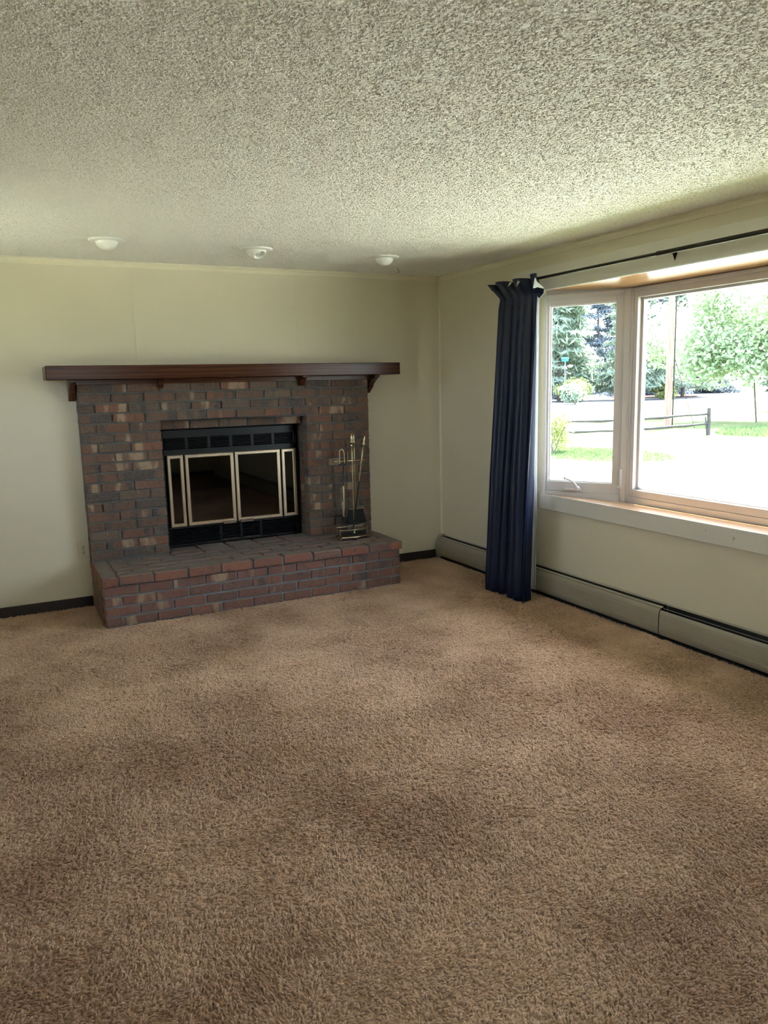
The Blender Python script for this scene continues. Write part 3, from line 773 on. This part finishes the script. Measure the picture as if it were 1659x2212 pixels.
# ================================================================ CEILING SPOTS
def spot(x, y, aim, open_, label):
    e = tag(empty('ceiling_spotlight', (x, y, H)), label, 'ceiling light', 'ceiling spotlights above the mantel')
    MB().lathe([(.060, -.012), (.072, -.014), (.096, -.010), (.104, -.0055), (.104, -.0001)], (0, 0, 0), 32).build('trim_ring', M['lamp'], e)
    ax = Vector(aim).normalized(); R_ = .068; prof = []
    if open_:
        for k in range(11):
            t = -.35+k/10*(.35+math.radians(52)); prof.append((R_*math.cos(t), R_*math.sin(t)))
        lip = prof[-1]; prof += [(lip[0]-.004, lip[1]+.002), (lip[0]-.008, lip[1]-.006), (lip[0]-.010, lip[1]-.03)]
        MB().lathe(prof, (0, 0, .006), 28, ax).build('eyeball', M['lamp'], e)
        c = ax*(lip[1]-.022)+Vector((0, 0, .006))
        MB().lathe([(0, .010), (.016, .008), (.029, .001), (.032, -.006)], c, 24, ax).build('bulb', M['bulb'], e)
    else:
        for k in range(13):
            t = -.3+k/12*(.3+PI/2); prof.append((R_*math.cos(t), R_*.98*math.sin(t)))
        MB().lathe(prof, (0, 0, .006), 28, ax).build('eyeball', M['lamp'], e)
    return e
spot(-2.781, -.800, (.25, .15, -1), False, 'white domed ceiling spotlight above the left end of the mantel')
spot(-1.856, -.790, (.22, -.55, -1), True, 'white ceiling spotlight with open lamp mouth, middle of the three')
spot(-.917, -.775, (.25, .15, -1), False, 'small white domed ceiling spotlight nearest the corner by the bay window wall')
def hook(x, y, label):
    b = MB(); b.tube([(0, 0, 0), (0, 0, -.012), (.008, 0, -.020), (.013, 0, -.030), (.006, 0, -.038), (-.004, 0, -.034)], .0018, 6)
    o = b.build('ceiling_hook', M['trim'] if x < -3 else M['slot']); o.location = (x, y, H); tag(o, label, 'hook')
hook(-3.235, -.36, 'small pale cup hook screwed in the ceiling at the far left')
hook(-.59, -.36, 'small dark cup hook in the ceiling near the right corner of the back wall')

# ================================================================ OUTLET
ot = tag(empty('wall_outlet', (-2.990, 0, .416)), 'ivory double power outlet on the wall beside the left brick edge', 'outlet')
b = MB().box(-.040, .036, -.006, -.0004, -.060, .060, .003); b.build('cover_plate', M['outlet'], ot)
for s in (-1, 1):
    e = MB(); e.lathe([(.0, .0095), (.015, .0095), (.0165, .006)], (-.002, .0, .020*s), 20, (0, -1, 0)); rc = e.build('receptacle', M['outlet'], ot)
    for dx in (-.0065, .0045): MB().box(dx-.0022, dx+.0012, -.0108, -.0094, .020*s-.001, .020*s+.009).build('slot', M['slot'], rc)
    MB().lathe([(0, .0108), (.003, .0107), (.003, .0094)], (-.002, 0, .020*s-.008), 10, (0, -1, 0)).build('slot', M['slot'], rc)
MB().lathe([(0, .0085), (.0028, .0078), (.003, .005)], (-.002, 0, 0), 10, (0, -1, 0)).build('screw', M['slot'], ot)

# ================================================================ BASEBOARD HEATERS
def heater(y0, y1, open_, label, cap):
    t = tag(empty('baseboard_heater', (0, y0, 0)), label, 'baseboard heater')
    def hc(mb, name, m): o = mb.build(name, m, t); o.location = (0, -y0, 0); return o
    hc(MB().prism([(-.0005, .0), (-.0005, .206), (-.004, .206), (-.004, .03), (-.035, .018), (-.060, .012), (-.060, 0)], 1, y0, y1), 'back_plate', M['heater_in'])
    hc(MB().prism([(-.0045, .209), (-.010, .211), (-.016, .210), (-.022, .2065), (-.022, .2035), (-.016, .2065), (-.0045, .206)], 1, y0, y1), 'top_cover', M['heater'])
    front = [(-.0575, .186), (-.062, .182), (-.068, .174), (-.0725, .162), (-.0745, .148), (-.0722, .1465), (-.0745, .143), (-.0752, .10), (-.0750, .068), (-.0775, .066), (-.0760, .062), (-.073, .045), (-.066, .030), (-.060, .026),
             (-.060, .029), (-.064, .033), (-.070, .046), (-.072, .07), (-.072, .14), (-.070, .160), (-.064, .174), (-.0565, .182)]
    if open_: front = [(-.0625, .1795), (-.0645, .1785)] + front[2:-1] + [(-.0625, .1765)]
    hc(MB().prism(front, 1, y0-.001, y1+.001), 'front_panel', M['heater'])
    if open_: hc(MB().prism([(-.038, .1865), (-.043, .1865), (-.043, .1845), (-.038, .1845)], 1, y0, y1), 'damper', M['heater'])
    else: hc(MB().prism([(-.0335, .195), (-.045, .1935), (-.0545, .1895), (-.0545, .1865), (-.0335, .191)], 1, y0, y1), 'damper', M['heater'])
    # finned pipe
    b = MB(); b.tube([(-.036, y0-.01, .10), (-.036, y1+.01, .10)], .011, 8)
    n = int((y0-y1)/.02)
    for k in range(n):
        y = y0-.01-k*.02; b.box(-.060, -.012, y-.0006, y+.0006, .07, .13)
    o = hc(b, 'finned_pipe', M['heater_in'])
    if cap:
        pr = [(-.0005, .0), (-.0005, .212), (-.012, .214), (-.026, .210), (-.044, .203), (-.060, .190), (-.071, .175), (-.077, .155), (-.079, .12), (-.079, .06), (-.076, .03), (-.074, 0)]
        hc(MB().prism(pr, 1, y0+.001, y0-.045), 'end_cap', M['heater'])
    return t
heater(-.018, -2.586, False, 'beige hot water baseboard heater section with closed damper, from the room corner behind the curtain', True)
heater(-2.592, -6.2, True, 'beige baseboard heater section with open damper at the right edge of the view', False)

# ================================================================ CURTAIN
rod = tag(empty('curtain_rod', (-.10, -1.40, 2.22)), 'long dark bronze curtain rod above the bay window', 'curtain rod')
MB().tube([(0, .42, 0), (0, -1.13, 0)], .0095, 12).build('inner_tube', M['rodm'], rod)
b = MB(); b.tube([(0, -1.12, 0), (0, -2.95, 0)], .0128, 12); b.tube([(0, -1.105, 0), (0, -1.13, 0)], .0138, 12); b.build('outer_tube', M['rodm'], rod)
for yb in (-1.16, .37, -2.85):
    b = MB(); b.prism([(yb-.020, .010), (yb+.020, .010), (yb, -.040)], 0, .075, .0795) if yb < .3 else b.box(.092, .0995, yb-.012, yb+.012, -.03, .02, .001)
    b.tube([(.08 if yb < .3 else .095, yb, 0), (.0, yb, -.002)], .0045, 6)
    b.build('bracket', M['rodm'], rod)
b = MB(); b.lathe([(.009, 0), (.014, .004), (.018, .02), (.012, .036), (0, .04)], (0, .42, 0), 14, (0, 1, 0)); b.build('finial', M['rodm'], rod)

ct = tag(empty('curtain', (-.1, -1.25, 2.2)), 'navy blue floor length pleated curtain drawn to the left of the bay window', 'curtain')
# cloth: folded sheet; v from top 0 to bottom 1, s across 0..1
NS, NV = 240, 70
PL = 5.6
def cloth(s, v):
    # s=0 left (far) edge, s=1 right (near) edge
    neck = .055                                   # pleat tape depth as fraction of height
    zt = 2.236-.010*math.sin(PI*s); zb = .012+.004*math.sin(17*s)
    z = zt+(zb-zt)*v
    # centre line swings out over the heater
    xc = -.118-.155*min(1, v*1.05)**1.2
    yl0, yr0 = -1.075, -1.475; yl1, yr1 = -1.165, -1.60
    yl = yl0+(yl1-yl0)*v; yr = yr0+(yr1-yr0)*v
    if v < neck:
        t = 1-v/neck; fl = .055*t
        yl += fl*1.5; yr -= fl*.4
    ph = 2*PI*(PL*s+.18*math.sin(3.1*s+1.3)+.25*v*math.sin(5*s))
    amp = (.020+.026*min(1, v*1.6))*(1+.35*math.sin(9*s+1))
    if v < neck: amp *= .55+.9*(1-v/neck)
    near = abs(v-neck)
    if near < .03: amp *= .65+.35*near/.03
    x = xc-amp*math.sin(ph)-.008*math.sin(1.7*ph+v*3)*min(1, v*3)*.6
    y = yl+(yr-yl)*s + amp*.42*math.cos(ph)
    if v < neck: x -= .038*(1-v/neck)*(.5+.5*math.sin(ph*1))
    z += -.010*(1-v)*math.sin(ph*.5) if v < .02 else 0
    # slanting long fold near the bottom right
    g = math.exp(-((s-(.66-.14*(1-v)))/.035)**2)*max(0, v-.35)*.035
    x -= g
    return (x, y, z)
b = MB(); vs = []
vlist = [ (i/18)*.09 for i in range(19)] + [.09+.91*i/(NV-19) for i in range(1, NV-18)]
for v_ in vlist:
    for i in range(NS+1): vs.append(cloth(i/NS, v_))
R_ = NS+1
b.add(vs, [(j*R_+i, j*R_+i+1, (j+1)*R_+i+1, (j+1)*R_+i) for j in range(len(vlist)-1) for i in range(NS)], True)
o = b.build('panel', M['curtain'], ct); o.location = (.1, 1.25, -2.2)
sm = o.modifiers.new('thickness', 'SOLIDIFY'); sm.thickness = .003
# white lining behind, a little past the near edge
b = MB(); vs = []; NL = 60
for j in range(31):
    v_ = j/30; z = 2.175+(.045-2.175)*v_
    for i in range(NL+1):
        s = i/NL; y = -1.18-.285*s-(.022*v_ if s > .5 else 0)*(s-.5)*2; w = 2*PI*(4*s+.1)
        vs.append((-.088-.012*v_-.009*math.sin(w)-(.012*s*v_), y+.004*math.cos(w), z))
b.add(vs, [(j*(NL+1)+i, j*(NL+1)+i+1, (j+1)*(NL+1)+i+1, (j+1)*(NL+1)+i) for j in range(30) for i in range(NL)], True)
o = b.build('lining', M['lining'], ct); o.location = (.1, 1.25, -2.2); o['label'] = 'white curtain lining'
sm = o.modifiers.new('thickness', 'SOLIDIFY'); sm.thickness = .003
# folded over corner of the heading (blue back and white lining triangle)
def flap(pts, name, m):
    b = MB(); n = len(pts); b.add([tuple(p) for p in pts]+[(p[0]+.003, p[1]+.001, p[2]) for p in pts], [tuple(range(n)), tuple(range(2*n-1, n-1, -1))]+[(i, i+n, (i+1) % n+n, (i+1) % n) for i in range(n)])
    o = b.build(name, m, ct); o.location = (.1, 1.25, -2.2); return o
flap([(-.172, -1.505, 2.142), (-.178, -1.545, 2.150), (-.155, -1.590, 2.132), (-.150, -1.575, 2.105), (-.158, -1.545, 2.078), (-.172, -1.500, 2.118)], 'heading_corner', M['curtain'])
flap([(-.160, -1.495, 2.225), (-.165, -1.520, 2.190), (-.150, -1.580, 2.140), (-.165, -1.545, 2.148), (-.170, -1.490, 2.150)], 'lining_corner', M['lining'])
flap([(-.176, -1.325, 2.218), (-.172, -1.350, 2.210), (-.180, -1.315, 2.178)], 'lining_corner', M['lining'])
flap([(-.176, -1.235, 2.218), (-.172, -1.250, 2.212), (-.182, -1.225, 2.190)], 'lining_corner', M['lining'])
for k in range(9):
    y = -1.03-.052*k+random.uniform(-.006, .006)
    b = MB(); tor = []
    for q in range(17):
        w = 2*PI*q/16; tor.append((.019*math.cos(w), .004*math.sin(w*.5), .019*math.sin(w)-.006))
    b.tube(tor, .0022, 6, False)
    o = b.build('ring', M['rodm'], ct); o.location = (0, y+1.25, .02); o.rotation_euler.z = random.uniform(-.3, .3)
b = MB(); b.tube([(0, 0, .0), (0, -.003, -.03), (-.004, -.010, -.038), (-.008, -.018, -.036), (-.009, -.020, -.028)], .003, 6)
o = b.build('hook', M['rodm'], ct); o.location = (-.01, -.225, .005)

# ================================================================ OUTDOORS
GZ = -.85
m = M['lawn'] = mat('sunlit_lawn', (.30, .33, .15), .95, 0, .1)
v = coords(m)
c = mixc(m, ramp(m, noise(m, v, .35, 5, .6), [(.35, (0, 0, 0)), (.65, (1, 1, 1))]), (.075, .095, .035), (.11, .13, .055))
c = mixc(m, ramp(m, noise(m, v, 9, 4, .6), [(.3, (0, 0, 0)), (.8, (.6, .6, .6))]), c, (.05, .08, .025))
lk(m, c, bsdf(m).inputs['Base Color']); bump(m, noise(m, v, 30, 3), .6, .03)
M['road'] = mottled('pale_asphalt', (.08, .08, .09), (.11, .11, .12), 2, .9)
M['dirt'] = mottled('red_brown_mulch', (.12, .05, .03), (.16, .07, .045), 2, .95)
struct(MB().box(-60, 260, -160, 300, GZ-.3, GZ).build('ground', M['lawn']), 'bright sunlit lawn outside the window')
M['warm_bounce'] = mottled('warm_bounce_ground', (.74, .72, .50), (.80, .78, .56), 1.5, .9)
M['pale_bounce'] = mottled('pale_bounce_ground', (.72, .73, .60), (.78, .79, .66), 1.5, .9)  # pale reflecting ground added near the house to bounce sunlight indoors
struct(MB().box(3.0, 13, -18, 6, GZ-.1, GZ+.03).build('bounce_ground', M['pale_bounce']), 'unseen pale ground added outside the bay to bounce sunlight in')
struct(MB().box(-12, 3.4, -18, -10.5, GZ-.1, GZ+.03).build('bounce_ground', M['pale_bounce']), 'unseen pale ground added behind the house to bounce light in')
struct(MB().box(-16, -6.6, -9, 6, GZ-.1, GZ+.03).build('bounce_ground', M['warm_bounce']), 'unseen sandy ground added left of the house to bounce light in')
b = MB(); b.add([(38, 70, GZ+.01), (120, 30, GZ+.01), (190, 60, GZ+.01), (150, 120, GZ+.01), (70, 92, GZ+.01), (46, 84, GZ+.01)], [(0, 1, 2, 3, 4, 5)])
b2 = MB().prism([(30, 62), (62, 38), (130, -20), (150, 0), (95, 62), (75, 82), (50, 92)], 2, GZ, GZ+.02)
struct(b2.build('road', M['road']), 'pale asphalt road beyond the lawn')

def leaf_cloud(rng, centers, n, size, up=.0, el=1.0, droop=0):
    b = MB(); vs = b.v; fs = b.f
    for _ in range(n):
        c, rad = rng.choice(centers)
        d = Vector((rng.gauss(0, 1), rng.gauss(0, 1), rng.gauss(0, 1))); d.normalize()
        rr = rng.random()**.45
        p = Vector((c[0]+d.x*rad[0]*rr, c[1]+d.y*rad[1]*rr, c[2]+d.z*rad[2]*rr))
        n_ = Vector((d.x+rng.gauss(0, .6), d.y+rng.gauss(0, .6), d.z+rng.gauss(0, .6)+up)).normalized()
        a = n_.orthogonal().normalized(); a.rotate(Matrix.Rotation(rng.uniform(0, 2*PI), 3, n_)); q = n_.cross(a)
        s = size*rng.uniform(.6, 1.3); o = len(vs)
        a2 = a*s*el; q2 = q*s*.55
        t_ = n_*s*.12
        vs += [tuple(p-a2), tuple(p-q2+t_), tuple(p+a2), tuple(p+q2+t_)]; fs.append((o, o+1, o+2, o+3)); b.sm.append(False)
    return b
def leafmat(name, c1, c2):
    m = mat(name, c1, .6, 0, .3)
    tcn = nd(m, 'ShaderNodeNewGeometry')
    lk(m, mixc(m, ramp(m, tcn.outputs['Random Per Island'], [(0, (0, 0, 0)), (1, (1, 1, 1))]), c1, c2), bsdf(m).inputs['Base Color'])
    # thin leaves pass some light
    t = m.node_tree; tl = t.nodes.new('ShaderNodeBsdfTranslucent'); tl.inputs[0].default_value = (*[min(1, x*1.3) for x in c2], 1)
    mx = t.nodes.new('ShaderNodeMixShader'); mx.inputs[0].default_value = .35
    lk(m, bsdf(m).outputs[0], mx.inputs[1]); lk(m, tl.outputs[0], mx.inputs[2]); lk(m, mx.outputs[0], t.nodes['Material Output'].inputs[0])
    return m
M['leaf1'] = leafmat('bright_leaves', (.16, .23, .15), (.38, .46, .30))
M['leaf2'] = leafmat('evergreen_needles', (.13, .19, .16), (.28, .34, .25))
M['leaf3'] = leafmat('shade_tinted_leaves', (.05, .07, .10), (.12, .15, .17))  # bluish shade is mixed into this colour for the back row
M['leaf4'] = leafmat('yellow_green_leaves', (.18, .24, .08), (.30, .33, .13))
M['bark'] = mottled('grey_brown_bark', (.07, .05, .04), (.11, .085, .07), 6, .95)
M['pole'] = mottled('weathered_pole', (.16, .10, .08), (.26, .18, .15), 3, .9, stretch=(6, 6, .4))
M['fence'] = mottled('grey_fence_wood', (.030, .028, .028), (.055, .05, .05), 5, .9)

def trunk_mesh(rng, base, top, r0_, nb, spread):
    b = MB(); base = Vector(base); top = Vector(top)
    pts = [base.lerp(top, t)+Vector((rng.gauss(0, .04), rng.gauss(0, .04), 0))*(1 if 0 < t < 1 else 0) for t in (0, .25, .5, .75, 1)]
    b.tube(pts, [r0_, r0_*.85, r0_*.65, r0_*.45, r0_*.2], 8)
    for _ in range(nb):
        t = rng.uniform(.3, .95); p = base.lerp(top, t); w = rng.uniform(0, 2*PI); L_ = spread*rng.uniform(.5, 1)
        q = p+Vector((math.cos(w)*L_, math.sin(w)*L_, L_*rng.uniform(.1, .6)))
        b.tube([p, p.lerp(q, .5)+Vector((0, 0, .1*L_)), q], [r0_*.35, r0_*.22, r0_*.08], 5)
    return b
def broad_tree(name, x, y, hgt, rad, zlow, n, size, m, label, seed, lean=(0, 0), r_tr=.08, flat=1.0, group=None):
    rng = random.Random(seed); t = tag(empty(name, (x, y, GZ)), label, 'tree', group)
    cz_ = (zlow+hgt)/2
    trunk_mesh(rng, (0, 0, -.05), (lean[0], lean[1], hgt*.85), r_tr, 16, rad*.8).build('trunk', M['bark'], t)
    cs_ = []
    for _ in range(26):
        d = Vector((rng.gauss(0, 1), rng.gauss(0, 1), rng.gauss(0, 1))).normalized()*rng.uniform(.35, .8)
        k = rng.uniform(.25, .42)*rad
        cs_.append(((lean[0]+d.x*rad, lean[1]+d.y*rad, cz_+d.z*(hgt-zlow)/2), (k, k, k*.8)))
    o = leaf_cloud(rng, cs_, n, size, .4).build('foliage', m, t); o['kind'] = 'stuff'
    return t
broad_tree('broadleaf_tree', 31.2, 20.6, 8.6, 4.7, .85, 24000, .125, M['leaf1'], 'bright green leafy young tree at the right of the picture window', 3, (-.3, .4), .045)
broad_tree('broadleaf_tree', 32.0, 27.3, 7.2, 2.8, 2.2, 3200, .12, M['leaf1'], 'thin leafed tree behind the utility pole', 5, (0, 0), .12)
broad_tree('broadleaf_tree', 46.0, 26.0, 9.5, 4.5, 1.8, 7000, .24, M['leaf1'], 'green tree partly hidden behind the big leafy tree at the right edge', 8, (0, 0), .15)
def conifer(x, y, hgt, rad, n, m, label, seed, low=.5):
    rng = random.Random(seed); t = tag(empty('evergreen_tree', (x, y, GZ)), label, 'tree', 'evergreens across the road')
    trunk_mesh(rng, (0, 0, -.05), (0, 0, hgt), .22, 10, rad*.6).build('trunk', M['bark'], t)
    b = MB(); layers = int(hgt/.8)
    cs_ = []
    for k in range(layers):
        z = low+(hgt-low)*k/layers; rr = rad*(1-(k/layers)**1.4*.75)
        for q in range(7):
            w = rng.uniform(0, 2*PI); L_ = rr*rng.uniform(.45, 1)
            cs_.append(((math.cos(w)*L_*.75, math.sin(w)*L_*.75, z-rng.uniform(0, .4)), (L_*.35+.3, L_*.35+.3, .28)))
    o = leaf_cloud(rng, cs_, n, .21, .8, 2.6).build('foliage', m, t); o['kind'] = 'stuff'
    return t
CF = [(40.5, 60.5, 13, 4.5, 13000, 'leaf2', 'wide pale evergreen tree at the left of the casement pane'), (52, 61, 16, 5, 13000, 'leaf2', 'tall evergreen behind the street sign'),
      (59, 56.5, 15, 5, 13000, 'leaf2', 'tall evergreen beside the casement mullion'), (67.5, 58, 16, 5, 13000, 'leaf2', 'evergreen just left of the utility pole'),
      (60, 72, 17, 6, 13000, 'leaf3', 'dark evergreen deep in the row behind the sign'), (74, 70, 17, 6, 13000, 'leaf3', 'dark evergreen with shade-tinted needles behind the road bend'),
      (86, 72, 16, 6, 13000, 'leaf3', 'dark evergreen behind the utility pole'), (98, 66, 12, 5.5, 13000, 'leaf3', 'low dark evergreen right of the utility pole'),
      (50, 78, 18, 6.5, 13000, 'leaf3', 'tall dark evergreen at the far left of the row'), (82, 88, 27, 6, 13000, 'leaf3', 'tallest evergreen at the back of the row'), (112, 60, 10, 5.5, 13000, 'leaf3', 'farthest evergreen seen under the leafy tree')]
for i, (x, y, hgt, rad, n, mm, lab) in enumerate(CF): conifer(x, y, hgt, rad, n, M[mm], lab, 20+i, .4 if mm == 'leaf3' else 1.6)
def shrub(x, y, r_, hgt, n, size, m, label, seed):
    rng = random.Random(seed); t = tag(empty('shrub', (x, y, GZ)), label, 'shrub')
    b = MB()
    for _ in range(7):
        w = rng.uniform(0, 2*PI); b.tube([(0, 0, -.03), (math.cos(w)*r_*.5, math.sin(w)*r_*.5, hgt*.7)], [.015, .006], 5)
    b.build('stem', M['bark'], t)
    cs_ = [((rng.uniform(-.5, .5)*r_, rng.uniform(-.5, .5)*r_, hgt*rng.uniform(.3, .8)), (r_*.5, r_*.5, hgt*.28)) for _ in range(12)]
    o = leaf_cloud(rng, cs_, n, size, .3).build('foliage', m, t); o['kind'] = 'stuff'
shrub(12.75, 14.0, .85, 1.5, 3400, .045, M['leaf4'], 'yellow green shrub at the left edge of the casement pane', 51)
shrub(50.5, 56.5, 2.2, 2.6, 2200, .18, M['leaf4'], 'round light green bush under the evergreens', 52)
shrub(46.5, 52.0, 1.6, 2.0, 1600, .16, M['leaf2'], 'dark green bush beside the street sign post', 53)
shrub(60.5, 54.0, 1.5, 1.7, 1300, .16, M['leaf4'], 'pale bush at the road edge near the mullion', 54)
# weedy grass patches
def blades(name, cx_, cy_, rx_, ry_, n, hgt, m, label, seed):
    rng = random.Random(seed); b = MB()
    for _ in range(n):
        w = rng.uniform(0, 2*PI); rr = rng.random()**.8; x = cx_+math.cos(w)*rx_*rr; y = cy_+math.sin(w)*ry_*rr
        a_ = rng.uniform(0, PI); s = hgt*rng.uniform(.12, .3); h_ = hgt*rng.uniform(.4, 1)*(1.1-rr*.6); o = len(b.v)
        b.v += [(x-math.cos(a_)*s, y-math.sin(a_)*s, GZ-.01), (x+math.cos(a_)*s, y+math.sin(a_)*s, GZ-.01), (x+rng.gauss(0, .3)*h_, y+rng.gauss(0, .3)*h_, GZ+h_)]
        b.f.append((o, o+1, o+2)); b.sm.append(False)
    tag(b.build(name, m), label, 'grass', kind='stuff')
M['grass'] = leafmat('green_grass', (.035, .075, .025), (.10, .16, .06))
blades('grass_patch', 26.5, 15.2, 3.6, 2.6, 5000, .34, M['grass'], 'taller green weeds beneath the leafy tree at the right', 61)
blades('grass_patch', 13.6, 13.2, 1.9, 3.0, 5000, .13, M['grass'], 'greener strip of lawn seen low in the casement pane', 62)
# split rail fence
fn = tag(empty('rail_fence', (16, 17.5, GZ)), 'weathered split rail fence crossing the lawn', 'fence')
PB = [Vector((16.08, 17.5, 0)), Vector((22.57, 16.25, 0)), Vector((9.6, 18.75, 0))]
def fch(mb, name): return mb.build(name, M['fence'], fn, (-16, -17.5, -GZ))
for i, p in enumerate(PB):
    b = MB(); b.tube([(p.x, p.y, GZ-.05), (p.x+.02, p.y, GZ+.6), (p.x+.01, p.y+.01, GZ+1.10)], [.085, .078, .07], 7); fch(b, 'post')
b = MB(); p = PB[1]; b.tube([(p.x-.16, p.y+.02, GZ+.75), (p.x-.06, p.y, GZ+.0)], .03, 6); fch(b, 'brace')
rg = random.Random(9)
for zr, (p0, p1) in ((.38, (PB[0], PB[1])), (.78, (PB[0], PB[1])), (.38, (PB[2], PB[0])), (.78, (PB[2], PB[0]))):
    n = 12; pts = []
    for k in range(n+1):
        t = k/n; q = p0.lerp(p1, t); pts.append((q.x, q.y, GZ+zr-.10*math.sin(PI*t)*.6+.10*t+rg.uniform(-.012, .012)))
    b = MB(); b.tube(pts, [.055+rg.uniform(-.015, .015) for _ in pts], 6); fch(b, 'rail')
# utility pole
up = tag(empty('utility_pole', (24.9, 20.55, GZ)), 'tall wooden utility pole standing behind the rail fence', 'utility pole')
MB().tube([(0, 0, -.1), (0, 0, 5), (-.05, .03, 10.5)], [.17, .155, .12], 12).build('pole', M['pole'], up)
MB().tube([(.19, -.12, 0), (.17, -.11, 5), (.12, -.08, 10)], .03, 6).build('cable_conduit', M['iron'], up)
MB().tube([(.8, -.9, 0), (.2, -.12, 3.2)], .012, 5).build('guy_wire', M['iron'], up)
# street sign
ss = tag(empty('street_sign', (47.17, 54.33, GZ)), 'pale street sign post with crossed teal blades under the evergreens', 'street sign')
MB().tube([(0, 0, -.05), (.03, 0, 4.3)], .045, 8).build('post', mat('galvanised_steel', (.2, .21, .23), .5, .3), ss)
tm = mat('teal_sign_paint', (.03, .16, .16), .5)
MB().box(-.5, .5, -.02, .02, 4.30, 4.52, .005).build('blade', tm, ss); MB().box(-.02, .02, -.5, .5, 4.08, 4.28, .005).build('blade', tm, ss)
# mulch strip under far evergreens
struct(MB().prism([(62, 63), (70, 58), (76, 64), (68, 70)], 2, GZ, GZ+.12).build('trim_7', M['dirt']))
